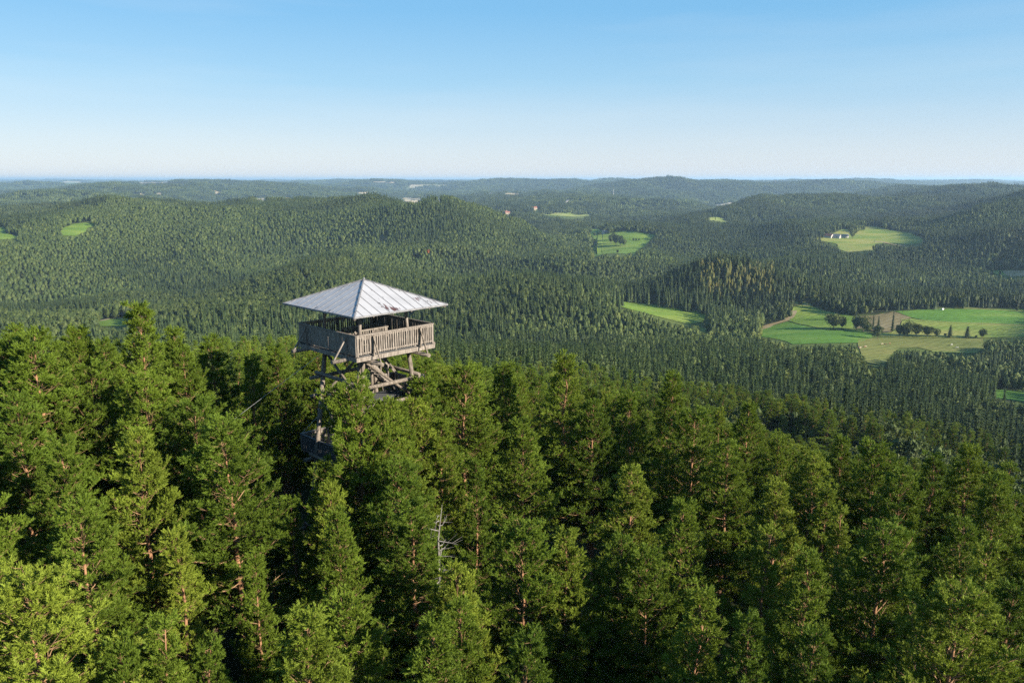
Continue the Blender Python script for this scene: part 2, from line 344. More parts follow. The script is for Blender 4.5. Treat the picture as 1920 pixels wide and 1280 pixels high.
# ground sheet
VX = (np.exp(LR2) * np.sin(AZ2)).ravel(); VY = (np.exp(LR2) * np.cos(AZ2)).ravel(); VZ = GZ.ravel()
ii, jj = np.meshgrid(np.arange(NA), np.arange(NL - 1), indexing='ij'); i2 = (ii + 1) % NA
Q = np.stack([ii * NL + jj, ii * NL + jj + 1, i2 * NL + jj + 1, i2 * NL + jj], -1).reshape(-1, 4)
Vg = np.stack([VX, VY, VZ], 1); Vg = np.vstack([Vg, [[0, 0, float(GZ[:, 0].mean())]]])
T = np.stack([np.full(NA, len(Vg) - 1), np.arange(NA) * NL, ((np.arange(NA) + 1) % NA) * NL], -1)
def ground_mat():
    m, N, L, b = mat("forest_ground")
    ge = N.new("ShaderNodeNewGeometry")
    n1 = node(N, "ShaderNodeTexNoise", Scale=.9, Detail=6.0); n2 = node(N, "ShaderNodeTexNoise", Scale=.012, Detail=4.0)
    L.new(ge.outputs["Position"], n1.inputs["Vector"]); L.new(ge.outputs["Position"], n2.inputs["Vector"])
    r1 = ramp(N, [(.35, (.020, .024, .010)), (.55, (.040, .040, .018)), (.7, (.075, .060, .032))]); L.new(n1.outputs[0], r1.inputs[0])
    r2 = ramp(N, [(.45, (.025, .040, .014)), (.6, (.045, .070, .020))]); L.new(n2.outputs[0], r2.inputs[0])
    mx = N.new("ShaderNodeMix"); mx.data_type = 'RGBA'; mx.inputs[0].default_value = .5; L.new(r1.outputs[0], mx.inputs[6]); L.new(r2.outputs[0], mx.inputs[7])
    at = N.new("ShaderNodeAttribute"); at.attribute_name = 'grass'
    rg = ramp(N, [(.4, (.06, .085, .018)), (.6, (.09, .115, .028))]); L.new(n2.outputs[0], rg.inputs[0])
    mg = N.new("ShaderNodeMix"); mg.data_type = 'RGBA'; L.new(at.outputs["Fac"], mg.inputs[0]); L.new(mx.outputs[2], mg.inputs[6]); L.new(rg.outputs[0], mg.inputs[7])
    af = N.new("ShaderNodeAttribute"); af.attribute_name = 'farmland'; n3 = node(N, "ShaderNodeTexNoise", Scale=.004, Detail=3.0); L.new(ge.outputs["Position"], n3.inputs["Vector"])
    rf_ = ramp(N, [(.42, (.12, .16, .06)), (.5, (.34, .30, .20)), (.6, (.46, .40, .30))]); L.new(n3.outputs[0], rf_.inputs[0])
    mf = N.new("ShaderNodeMix"); mf.data_type = 'RGBA'; L.new(af.outputs["Fac"], mf.inputs[0]); L.new(mg.outputs[2], mf.inputs[6]); L.new(rf_.outputs[0], mf.inputs[7]); mg = mf
    L.new(mg.outputs[2], b.inputs["Base Color"]); b.inputs["Roughness"].default_value = .95; b.inputs["Specular IOR Level"].default_value = .1
    return m
gm = np_mesh("ground", Vg, T, Q, [ground_mat()], smooth=True)
sel = np.nonzero((VY > 300) & (np.hypot(VX, VY) < 4000))[0]
gr = np.zeros(len(Vg), np.float32); gr[sel] = in_view_of_meadow(VX[sel], VY[sel], VZ[sel] - 1, np.full(len(sel), 24.), np.full(len(sel), 1.)).astype(np.float32)
at = gm.attributes.new('grass', 'FLOAT', 'POINT'); at.data.foreach_set('value', gr)
def open_far(x, y): return (fbm(x / 700, y / 420, 91, 3) > .40) & (np.hypot(x, y) > 4800)
at = gm.attributes.new('farmland', 'FLOAT', 'POINT'); at.data.foreach_set('value', open_far(Vg[:, 0], Vg[:, 1]).astype(np.float32))
go = link("ground", gm); tag(go, kind='structure')
# field sheets
def grass_mat(name, a, b_, c, sc=.02):
    m, N, L, b = mat(name); ge = N.new("ShaderNodeNewGeometry")
    n1 = node(N, "ShaderNodeTexNoise", Scale=sc, Detail=5.0); n2 = node(N, "ShaderNodeTexNoise", Scale=.25, Detail=5.0)
    mp = N.new("ShaderNodeMapping"); mp.inputs["Scale"].default_value = (.5, 1.3, 1); mp.inputs["Rotation"].default_value = (0, 0, .5)
    L.new(ge.outputs["Position"], mp.inputs[0]); L.new(mp.outputs[0], n1.inputs["Vector"]); L.new(ge.outputs["Position"], n2.inputs["Vector"])
    r = ramp(N, [(.36, a), (.5, b_), (.64, c)]); L.new(n1.outputs[0], r.inputs[0])
    mr = node(N, "ShaderNodeMapRange"); mr.inputs[1].default_value = .3; mr.inputs[2].default_value = .7; mr.inputs[3].default_value = .8; mr.inputs[4].default_value = 1.2; L.new(n2.outputs[0], mr.inputs[0])
    mu = N.new("ShaderNodeVectorMath"); mu.operation = 'SCALE'; L.new(r.outputs[0], mu.inputs[0]); L.new(mr.outputs[0], mu.inputs["Scale"])
    wv = node(N, "ShaderNodeTexWave", Scale=.055, Distortion=6.0, Detail=2.0); wv.inputs["Detail Scale"].default_value = .35; L.new(mp.outputs[0], wv.inputs["Vector"])   # mowing and wheel lines
    wr = node(N, "ShaderNodeMapRange"); wr.inputs[3].default_value = .88; wr.inputs[4].default_value = 1.08; L.new(wv.outputs[1], wr.inputs[0])
    m2 = N.new("ShaderNodeVectorMath"); m2.operation = 'SCALE'; L.new(mu.outputs[0], m2.inputs[0]); L.new(wr.outputs[0], m2.inputs["Scale"])
    L.new(m2.outputs[0], b.inputs["Base Color"]); b.inputs["Roughness"].default_value = .95; b.inputs["Specular IOR Level"].default_value = .1
    return m
FM = {'green': grass_mat("meadow_grass", (0.098, 0.163, 0.023), (0.130, 0.202, 0.029), (0.176, 0.227, 0.042)),
      'rich': grass_mat("rich_grass", (0.065, 0.143, 0.021), (0.086, 0.176, 0.023), (0.130, 0.202, 0.036)),
      'lime': grass_mat("mown_grass", (0.124, 0.182, 0.031), (0.189, 0.218, 0.047), (0.240, 0.234, 0.065)),
      'pale': grass_mat("pale_grass", (.15, .20, .04), (.20, .23, .06), (.26, .26, .10)),
      'olive': grass_mat("grazed_grass", (0.111, 0.130, 0.034), (0.140, 0.153, 0.040), (0.169, 0.166, 0.049), .04),
      'brown': grass_mat("stubble", (.13, .105, .045), (.18, .145, .07), (.22, .18, .095)),
      'tan': grass_mat("dry_field", (.22, .17, .08), (.28, .22, .12), (.30, .24, .15)),
      'straw': grass_mat("straw_field", (.26, .22, .13), (.36, .30, .19), (.46, .38, .26))}
def drape(name, wp, m, lift=1.0):
    a = np.array(wp); n = len(a); vs = []; fs = []
    amin, amax = a[:, 0].min(), a[:, 0].max(); nc = max(3, int((amax - amin) / R(.06)))
    cols = np.linspace(amin + 1e-6, amax - 1e-6, nc + 1)
    def cross(az):
        ys = []
        for k in range(n):
            (x0, y0), (x1, y1) = a[k], a[(k + 1) % n]
            if (x0 > az) != (x1 > az): ys.append(y0 + (y1 - y0) * (az - x0) / (x1 - x0))
        return sorted(ys)
    prev = None
    for az in cols:
        c = cross(az); cur = [(c[k], c[k + 1]) for k in range(0, len(c) - 1, 2)]
        if prev is not None:
            for (p0, p1) in prev[1]:
                best = None
                for (q0, q1) in cur:
                    ov = min(p1, q1) - max(p0, q0)
                    if ov > 0 and (best is None or ov > best[0]): best = (ov, q0, q1)
                if best is None: continue
                _, q0, q1 = best; m_ = max(1, int(max(p1 - p0, q1 - q0) / .012)); b0 = len(vs)
                for t in range(m_ + 1):
                    for az_, s0, s1 in ((prev[0], p0, p1), (az, q0, q1)):
                        r = math.exp(s0 + (s1 - s0) * t / m_); vs.append((r * math.sin(az_), r * math.cos(az_)))
                    if t: fs.append((b0 + 2 * t - 2, b0 + 2 * t, b0 + 2 * t + 1, b0 + 2 * t - 1))
        prev = (az, cur)
    if not fs: return None
    v = np.array(vs); r = np.hypot(v[:, 0], v[:, 1]); z = ground(v[:, 0], v[:, 1]) + lift * (.25 + r * .00022)
    return tag(link(name, np_mesh(name, np.column_stack([v, z]), None, fs, [m], smooth=True)), kind='structure')
for (nm, key, pl), wp in zip(FIELDS, WORLDP): drape(nm, wp, FM[key])
def track(pxs, w, key, name='path', lift=1.35):
    q = np.array(pxs, float); x, y, z = hit(q[:, 0], q[:, 1]); P = np.column_stack([x, y]); pts = []
    for k in range(len(P) - 1):
        n = max(2, int(np.linalg.norm(P[k + 1] - P[k]) / 8)); pts += [P[k] + (P[k + 1] - P[k]) * t / n for t in range(n)]
    pts = np.array(pts + [P[-1]]); d = np.gradient(pts, axis=0); d /= np.linalg.norm(d, axis=1)[:, None] + 1e-9; nn = np.column_stack([-d[:, 1], d[:, 0]])
    wv = np.asarray(w) * (1 + .25 * np.sin(np.arange(len(pts)) * .9))[:, None]
    a = pts + nn * wv / 2; b = pts - nn * wv / 2; v = np.empty((2 * len(pts), 2)); v[0::2] = a; v[1::2] = b
    z = ground(v[:, 0], v[:, 1]) + lift * (.25 + np.hypot(v[:, 0], v[:, 1]) * .00022)
    f = [(2 * k, 2 * k + 1, 2 * k + 3, 2 * k + 2) for k in range(len(pts) - 1)]
    return tag(link(name, np_mesh(name, np.column_stack([v, z]), None, f, [FM[key]])), kind='structure')
track(z5([(595, 722), (660, 728), (690, 738)]), 9, 'pale'); track(z5([(412, 868), (480, 842), (560, 819), (580, 800), (600, 765)]), 9, 'tan')
track([(186, 602.2), (205, 598), (243, 596)], 5, 'straw'); track(z5([(1190, 814), (1330, 820), (1500, 830.5), (1862, 842)]), 4, 'pale')
track(z5([(1360, 987), (1500, 992), (1620, 994)]), 4, 'pale'); track(z5([(1050, 388), (1100, 392), (1150, 405), (1215, 412)]), 7, 'tan')
track(z5([(1480, 752), (1600, 755), (1862, 768)]), 7, 'olive')
# ---------------------------------------------------------------- trees
def tris(P, D, ln, wd, rng, roll=None):
    """one leaf or needle-clump triangle per point: base at P, tip along D"""
    n = len(P); D = D / (np.linalg.norm(D, axis=1)[:, None] + 1e-9)
    q = rng.normal(size=(n, 3)) if roll is None else roll
    s = np.cross(D, q); s /= np.linalg.norm(s, axis=1)[:, None] + 1e-9
    ln = np.broadcast_to(ln, (n,))[:, None]; wd = np.broadcast_to(wd, (n,))[:, None] / 2
    V = np.empty((n, 3, 3)); V[:, 0] = P - s * wd; V[:, 1] = P + s * wd; V[:, 2] = P + D * ln
    return V.reshape(-1, 3), np.arange(3 * n).reshape(-1, 3)
def polytube(pts, rad, n=5):
    pts = np.asarray(pts, float); k = len(pts); d = np.gradient(pts, axis=0); d /= np.linalg.norm(d, axis=1)[:, None] + 1e-9
    ref = np.where(np.abs(d[:, 2:3]) < .9, [[0, 0, 1.]], [[1., 0, 0]]); a = np.cross(d, ref); a /= np.linalg.norm(a, axis=1)[:, None]; b = np.cross(d, a)
    t = np.arange(n) * 2 * PI / n
    V = pts[:, None] + (a[:, None] * np.cos(t)[None, :, None] + b[:, None] * np.sin(t)[None, :, None]) * np.asarray(rad)[:, None, None]
    i, j = np.meshgrid(np.arange(k - 1), np.arange(n), indexing='ij'); j2 = (j + 1) % n
    return V.reshape(-1, 3), np.stack([i * n + j, i * n + j2, (i + 1) * n + j2, (i + 1) * n + j], -1).reshape(-1, 4)
class TB:
    def __init__(s): s.V = []; s.Q = []; s.n = 0
    def tube(s, p, r, n=5):
        v, q = polytube(p, r, n); s.V.append(v); s.Q.append(q + s.n); s.n += len(v)
    def mesh(s, name, m): return np_mesh(name, np.vstack(s.V), None, np.vstack(s.Q), [m], smooth=True)
def pine_parts(seed, H=16., crown=.5, RW=2.7, cone=.5, dens=1.0, lean=.02, bare=0.15, la=None):
    """Scots pine: stem with limbs in loose whorls, side shoots and upturned needle brushes"""
    rng = np.random.default_rng(seed); tr = TB(); br = TB(); SP_, SD_ = [], []
    la = rng.uniform(0, 2 * PI) if la is None else la; wob = rng.normal(size=(9, 2)) * .10
    zs = np.linspace(0, H, 9); sx = np.cos(la) * lean * zs + wob[:, 0] * (zs > 1); sy = np.sin(la) * lean * zs + wob[:, 1] * (zs > 1)
    stem = np.column_stack([sx, sy, zs]); tr.tube(stem, np.maximum(.21 * (1 - zs / H) ** .8, .018) * H / 16, 8)
    at = lambda z: np.array([np.interp(z, zs, sx), np.interp(z, zs, sy), z])
    z = H * (1 - crown); top = H - .25
    while z < top:
        t = (z - H * (1 - crown)) / (H * crown)
        prof = (1 - t) ** cone * (.62 + .38 * min(1, t / .22 + .2))
        nb = rng.integers(3, 6) if t < .93 else 4
        a0 = rng.uniform(0, 2 * PI)
        for k in range(nb):
            if rng.random() < .10: continue
            az = a0 + 2 * PI * k / nb + rng.normal() * .25; Lb = max(.35, RW * prof * rng.choice([rng.uniform(.55, .85), rng.uniform(.8, 1.12)], p=[.4, .6]))
            el = R(8 + 50 * t ** 1.5 + rng.normal() * 7); zz = z + rng.normal() * .12
            o = at(min(zz, top)); s = np.linspace(0, 1, 6); cur = rng.normal() * .18
            hx = Lb * s * math.cos(el); up = Lb * (s * math.sin(el) - .10 * s * (1 - t) * (s < .6) + .20 * s ** 2.4)
            da = az + cur * s
            pts = np.column_stack([o[0] + hx * np.cos(da), o[1] + hx * np.sin(da), o[2] + up])
            dead = t < bare and rng.random() < .5
            br.tube(pts, np.interp(s, [0, 1], [.012 + .010 * Lb, .006]) * H / 16, 4)
            ns = max(2, int(Lb * 3.9))
            for q in range(ns):
                sv = .12 + .88 * (q + rng.random() * .8) / ns
                if sv > 1: sv = 1
                b0 = np.array([np.interp(sv, s, pts[:, i]) for i in range(3)]); side = 1 if q % 2 else -1
                sa = az + cur + side * R(rng.uniform(28, 70)) * (1 if sv < .95 else .3); l2 = (Lb * .42 * (1.15 - sv) + .24) * rng.uniform(.6, 1.15)
                e2 = R(rng.uniform(2, 40)); d2 = np.array([math.cos(sa) * math.cos(e2), math.sin(sa) * math.cos(e2), math.sin(e2)])
                if dead:
                    if rng.random() < .5: br.tube(np.array([b0, b0 + d2 * l2 * .5, b0 + d2 * l2 + [0, 0, .05]]), [.012, .009, .005], 3)
                    continue
                mid = b0 + d2 * l2 * .55; tip = b0 + d2 * l2 + np.array([0, 0, l2 * .22])
                br.tube(np.array([b0, mid, tip]), [.014, .010, .006], 3)
                for w in range(max(2, int(l2 * 4 * dens))):      # sparse shoots along the side branch
                    sw = .25 + .6 * rng.random(); SP_.append(b0 + (tip - b0) * sw); SD_.append(d2 * .5 + rng.normal(size=3) * .4 + [0, 0, .6])
                for pf in range(1 + int(l2 > .55) + int(l2 > 1.0)):  # the rounded puffs of shoots it ends in
                    pc = b0 + (tip - b0) * (1 - .36 * pf) + (rng.normal(size=3) * .10 * (pf > 0)); pr_ = rng.uniform(.16, .26)
                    for w in range(int(rng.integers(6, 10))):
                        dd = d2 * .6 + rng.normal(size=3) * [.62, .62, .4] + [0, 0, .62]; dd /= np.linalg.norm(dd); SP_.append(pc + dd * pr_ * .45); SD_.append(dd)
                SP_.append(tip); SD_.append(d2 * .6 + [0, 0, .7])
        z += rng.uniform(.36, .54) * (1 if t < .8 else .7) * H / 16
    for w in range(9): SP_.append(at(top) + rng.normal(size=3) * [.05, .05, .16]); SD_.append(np.array([0, 0, 1.3]) + rng.normal(size=3) * .35)
    P = np.array(SP_); D = np.array(SD_); D /= np.linalg.norm(D, axis=1)[:, None]; n = len(P)
    # each shoot: a brush of flat needle sprays, angled forward along the shoot
    nn = 17; sl = rng.uniform(.15, .29, n)
    a = np.cross(D, [[.3, .9, .1]]); a /= np.linalg.norm(a, axis=1)[:, None]; b = np.cross(D, a)
    w = np.tile(np.arange(nn), (n, 1)); ph = w * 2.4 + rng.uniform(0, 6, (n, 1)); s = (w + .5) / nn
    O = P[:, None] + D[:, None] * (s * sl[:, None])[..., None]
    rad = a[:, None] * np.cos(ph)[..., None] + b[:, None] * np.sin(ph)[..., None]
    ND = rad * (1 - .55 * s)[..., None] + D[:, None] * (.45 + .75 * s)[..., None]
    V, T = tris(O.reshape(-1, 3), ND.reshape(-1, 3), rng.uniform(.085, .14, n * nn), .035, rng)
    print("pine shoots", n)
    crown_me = np_mesh("crown", V, T, None, [M['pine']])
    return tr.mesh("trunk", M['bark']), br.mesh("branch", M['twig']), crown_me
def join_mesh(name, parts):
    """one mesh out of several (each keeps its material)"""
    V, T, Q, mi_t, mi_q, mats, n = [], [], [], [], [], [], 0
    for k, me in enumerate(parts):
        v = np.empty(len(me.vertices) * 3, np.float32); me.vertices.foreach_get("co", v); v = v.reshape(-1, 3)
        li = np.empty(len(me.loops), np.int32); me.loops.foreach_get("vertex_index", li)
        ls = np.empty(len(me.polygons), np.int32); me.polygons.foreach_get("loop_start", ls); lt = np.diff(np.append(ls, len(li)))
        for cnt, dst, mi in ((3, T, mi_t), (4, Q, mi_q)):
            s = ls[lt == cnt]
            if len(s): dst.append(li[s[:, None] + np.arange(cnt)] + n); mi.append(np.full(len(s), k))
        V.append(v); mats.append(me.materials[0]); n += len(v)
    return np_mesh(name, np.vstack(V), np.vstack(T) if T else None, np.vstack(Q) if Q else None, mats, np.concatenate(mi_t + mi_q))
def core(rng, rings, off=(0, 0), n=7):
    """the dense inner mass of a crown: an uneven closed shell through the given (height, radius) rings"""
    V = []
    for k, (z, r) in enumerate(rings):
        a = np.arange(n) * 2 * PI / n + (k % 2) * PI / n; rr = r * rng.uniform(.8, 1.2, n); V.append(np.column_stack([off[0] + rr * np.cos(a), off[1] + rr * np.sin(a), z + rng.normal(size=n) * r * .15]))
    V = np.vstack(V); T = []
    for k in range(len(rings) - 1):
        for i in range(n):
            a, b, c, d = k * n + i, k * n + (i + 1) % n, (k + 1) * n + i, (k + 1) * n + (i + 1) % n; T += [(a, b, d), (a, d, c)]
    return V, np.array(T)
def merge(*parts):
    Vs, Ts, n = [], [], 0
    for V, T in parts: Vs.append(V); Ts.append(T + n); n += len(V)
    return np.vstack(Vs), np.vstack(Ts)
def spruce_core(rng, H, RW, off=(0, 0), k=6):
    rings = []
    for q in range(k):
        t = q / (k - 1); r = RW * (1 - t) ** .85 * .80 + .04
        if 0 < q < k - 1: rings.append((H * (.10 + .88 * t) + .25, r * .72))
        rings.append((H * (.10 + .88 * t), r))
    return core(rng, rings[::1], off)
def dome_core(rng, z0, z1, R_, off=(0, 0)): return core(rng, [(z0, R_ * .35), (z0 + (z1 - z0) * .3, R_ * .85), (z0 + (z1 - z0) * .6, R_ * .8), (z0 + (z1 - z0) * .85, R_ * .48), (z1, R_ * .08)], off)
def spruce_arr(rng, H, RW, tiers, nb, per, size, off=(0, 0)):
    P, D = [], []
    for k in range(tiers):
        t = (k + rng.random() * .6) / tiers; z = H * (.10 + .9 * t); rad = RW * ((1 - t) ** .85) * rng.uniform(.8, 1.12) + .12
        m = max(3, int(nb * (1 - .55 * t))); a = rng.uniform(0, 2 * PI) + np.arange(m) * 2 * PI / m + rng.normal(size=m) * .25
        rr = rad * rng.uniform(.7, 1.15, m)
        for q in range(per):
            s = (q + rng.random(m)) / per; s = .15 + .85 * s
            aa = a + rng.normal(size=m) * .22
            P.append(np.column_stack([off[0] + np.cos(aa) * rr * s, off[1] + np.sin(aa) * rr * s, z - rr * s * .28 + rng.normal(size=m) * .06 * H / tiers]))
            D.append(np.column_stack([np.cos(aa), np.sin(aa), np.full(m, -.25)]) + rng.normal(size=(m, 3)) * .28)
    P.append(np.array([[off[0], off[1], H * .965]])); D.append(np.array([[0, 0, 1.]]))
    P = np.vstack(P); D = np.vstack(D); n = len(P); roll = np.tile([0, 0, 1.], (n, 1)) + rng.normal(size=(n, 3)) * .35
    return tris(P, D, rng.uniform(.8, 1.3, n) * size, rng.uniform(.7, 1.1, n) * size * .8, rng, roll)
def spruce_meshes(seed, H=20., RW=2.3, tiers=22, nb=11, per=5, size=.62):
    rng = np.random.default_rng(seed); V, T = merge(spruce_arr(rng, H, RW, tiers, nb, per, size), spruce_core(rng, H, RW * .8, k=9))
    tb = TB(); tb.tube([(0, 0, 0), (0, 0, H * .5), (0, 0, H * .97)], [.19, .11, .02], 6)
    return tb.mesh("trunk", M['darkbark']), np_mesh("crown", V, T, None, [M['spruce']])
def blob_arr(rng, H, RW, base, lobes, per, size, off=(0, 0), flat=1.0, upw=.2):
    """rounded crown: uneven lobes of leaf clumps round the limbs"""
    P, D = [], []; hc = H * (1 - base)
    for k in range(lobes):
        u = rng.normal(size=3); u /= np.linalg.norm(u); rr = rng.uniform(.3, .72)
        c = np.array([u[0] * RW * rr, u[1] * RW * rr, H * base + hc * (.5 + .5 * u[2] * rr * 1.05)]); lr = RW * rng.uniform(.30, .50)
        d = rng.normal(size=(per, 3)); d /= np.linalg.norm(d, axis=1)[:, None]; d[:, 2] = np.abs(d[:, 2]) * np.where(rng.random(per) < .78, 1, -1)
        P.append(c + d * lr * rng.uniform(.75, 1.1, (per, 1)) * [1, 1, flat]); D.append(d + rng.normal(size=(per, 3)) * .7 + [0, 0, upw])
    P = np.vstack(P) + [off[0], off[1], 0]; D = np.vstack(D); n = len(P)
    return tris(P, D, rng.uniform(.7, 1.3, n) * size, rng.uniform(.7, 1.1, n) * size, rng)
def blob_meshes(seed, m, H=14., RW=4.0, base=.15, lobes=26, per=60, size=.5, flat=1.0):
    rng = np.random.default_rng(seed); V, T = merge(blob_arr(rng, H, RW, base, lobes, per, size, flat=flat), dome_core(rng, H * (base + .08), H * .9, RW * .72))
    tb = TB(); tb.tube([(0, 0, 0), (.1, 0, H * .45), (0, .1, H * .8)], [.24, .17, .04], 6)
    for k in range(5):
        a = k * 1.3; z = H * (.3 + .08 * k); tb.tube([(0, 0, z), (math.cos(a) * RW * .35, math.sin(a) * RW * .35, z + H * .12), (math.cos(a) * RW * .65, math.sin(a) * RW * .65, z + H * .26)], [.1, .06, .02], 4)
    return tb.mesh("trunk", M['darkbark']), np_mesh("crown", V, T, None, [m])
def hillpine_arr(rng, H, RW, pads, per, size, off=(0, 0)):
    P, D = [], []
    for k in range(pads):
        t = (k + rng.random()) / pads; z = H * (.45 + .53 * t); rad = RW * (1 - t) ** .6 * rng.uniform(.35, 1.05); a = rng.uniform(0, 2 * PI)
        c = np.array([math.cos(a) * rad, math.sin(a) * rad, z]); d = rng.normal(size=(per, 3)); d /= np.linalg.norm(d, axis=1)[:, None]; d[:, 2] = np.abs(d[:, 2])
        P.append(c + d * [.75, .75, .45] * RW / 2.2); D.append(d + rng.normal(size=(per, 3)) * .5 + [0, 0, .4])
    P = np.vstack(P) + [off[0], off[1], 0]; D = np.vstack(D); n = len(P)
    return tris(P, D, rng.uniform(.7, 1.3, n) * size, rng.uniform(.7, 1.1, n) * size, rng)
NP = 8
PINES = []
for k in range(NP):
    PINES.append(pine_parts(40 + k, H=16, crown=[.66, .74, .6, .7, .76, .66, .6, .74][k], RW=[3.6, 3.2, 3.7, 2.8, 3.4, 4.0, 3.1, 2.2][k],
                            cone=[.7, .8, .58, .9, .75, .58, .68, .95][k], dens=1.0, lean=[.02, .0, .03, .01, .015, .03, .04, .01][k]))
PINES.append(pine_parts(61, H=18, crown=.50, RW=3.9, cone=.42, lean=.085, bare=.2, la=PI))
PINE_J = [join_mesh("pine_tree", p) for p in PINES]
SPRUCE = [spruce_meshes(80 + k, 20, [2.3, 2.0, 2.6, 2.15][k]) for k in range(4)]
SPRUCE_J = [join_mesh("spruce_tree", p) for p in SPRUCE]
LEAFY = [blob_meshes(90 + k, M['leaf'], 14, [4.2, 3.6, 4.6][k], lobes=[26, 22, 30][k], size=.72) for k in range(3)]
LEAFY_J = [join_mesh("broadleaf_tree", p) for p in LEAFY]
def low(kind, seed):
    rng = np.random.default_rng(seed)
    if kind == 's': V, T = merge(spruce_arr(rng, 20, 2.3, 12, 8, 2, .8), spruce_core(rng, 20, 2.2)); m = M['spruce']
    elif kind == 'p': V, T = merge(hillpine_arr(rng, 17, 2.4, 16, 14, .6), dome_core(rng, 8, 16.6, 2.1)); m = M['hillpine']
    elif kind == 'd': V, T = merge(blob_arr(rng, 14, 4.0, .12, 16, 20, .7), dome_core(rng, 2.5, 13, 3.1)); m = M['leaf']
    else: V, T = merge(spruce_arr(rng, 19, 3.2, 12, 9, 3, .8), dome_core(rng, 5, 18, 2.3)); m = M['larch']
    return np_mesh({'s': "spruce_tree", 'p': "pine_tree", 'd': "broadleaf_tree", 'y': "larch_tree"}[kind], V, T, None, [m])
def patch(kind, seed):
    rng = np.random.default_rng(seed); Vs, Ts, n = [], [], 0
    for i in range(4):
        for j in range(4):
            o = ((i - 1.5) * 5 + rng.uniform(-1.7, 1.7), (j - 1.5) * 5 + rng.uniform(-1.7, 1.7)); h = rng.uniform(.75, 1.15)
            if kind == 's': V, T = merge(spruce_arr(rng, 20 * h, 2.4, 6, 5, 1, 1.2, o), spruce_core(rng, 20 * h, 2.4, o, 4))
            elif kind == 'p': V, T = merge(hillpine_arr(rng, 17 * h, 2.6, 6, 8, 1.0, o), dome_core(rng, 6, 16.5 * h, 2.4, o))
            else: V, T = merge(blob_arr(rng, 13 * h, 3.2, .1, 6, 8, 1.1, o), dome_core(rng, 1, 12.5 * h, 3.0, o))
            Vs.append(V); Ts.append(T + n); n += len(V)
    return np_mesh("woodland", np.vstack(Vs), np.vstack(Ts), None, [M[{'s': 'spruce', 'p': 'hillpine', 'd': 'leaf'}[kind]]])
# source collections for the uncountable forest (not linked to the scene; the forest objects instance them)
def make_src(name, meshes):
    c = bpy.data.collections.new(name)
    for k, me in enumerate(meshes): c.objects.link(bpy.data.objects.new("form_%02d_tree" % k, me))
    return c
def gn_forest(name, pts, idx, scl, rot, tint, coll, label):
    me = bpy.data.meshes.new(name); n = len(pts); me.vertices.add(n); me.vertices.foreach_set("co", np.asarray(pts, np.float32).ravel())
    a = me.attributes.new('idx', 'INT', 'POINT'); a.data.foreach_set('value', np.asarray(idx, np.int32))
    a = me.attributes.new('scl', 'FLOAT_VECTOR', 'POINT'); a.data.foreach_set('vector', np.asarray(scl, np.float32).ravel())
    a = me.attributes.new('rot', 'FLOAT_VECTOR', 'POINT'); a.data.foreach_set('vector', np.asarray(rot, np.float32).ravel())
    a = me.attributes.new('tint', 'FLOAT', 'POINT'); a.data.foreach_set('value', np.asarray(tint, np.float32))
    o = link(name, me)
    g = bpy.data.node_groups.new(name, 'GeometryNodeTree')
    g.interface.new_socket("Geometry", in_out='INPUT', socket_type='NodeSocketGeometry'); g.interface.new_socket("Geometry", in_out='OUTPUT', socket_type='NodeSocketGeometry')
    N, L = g.nodes, g.links
    gi = N.new('NodeGroupInput'); gout = N.new('NodeGroupOutput'); ip = N.new('GeometryNodeInstanceOnPoints'); ci = N.new('GeometryNodeCollectionInfo')
    ci.inputs[0].default_value = coll; ci.inputs[1].default_value = True; ci.inputs[2].default_value = True; ip.inputs['Pick Instance'].default_value = True
    def na(nm, dt): q = N.new('GeometryNodeInputNamedAttribute'); q.data_type = dt; q.inputs[0].default_value = nm; return q.outputs[0]
    L.new(gi.outputs[0], ip.inputs['Points']); L.new(ci.outputs[0], ip.inputs['Instance']); L.new(na('idx', 'INT'), ip.inputs['Instance Index'])
    L.new(na('scl', 'FLOAT_VECTOR'), ip.inputs['Scale']); L.new(na('rot', 'FLOAT_VECTOR'), ip.inputs['Rotation']); L.new(ip.outputs[0], gout.inputs[0])
    md = o.modifiers.new("forest", 'NODES'); md.node_group = g
    return tag(o, label, 'forest', kind='stuff')
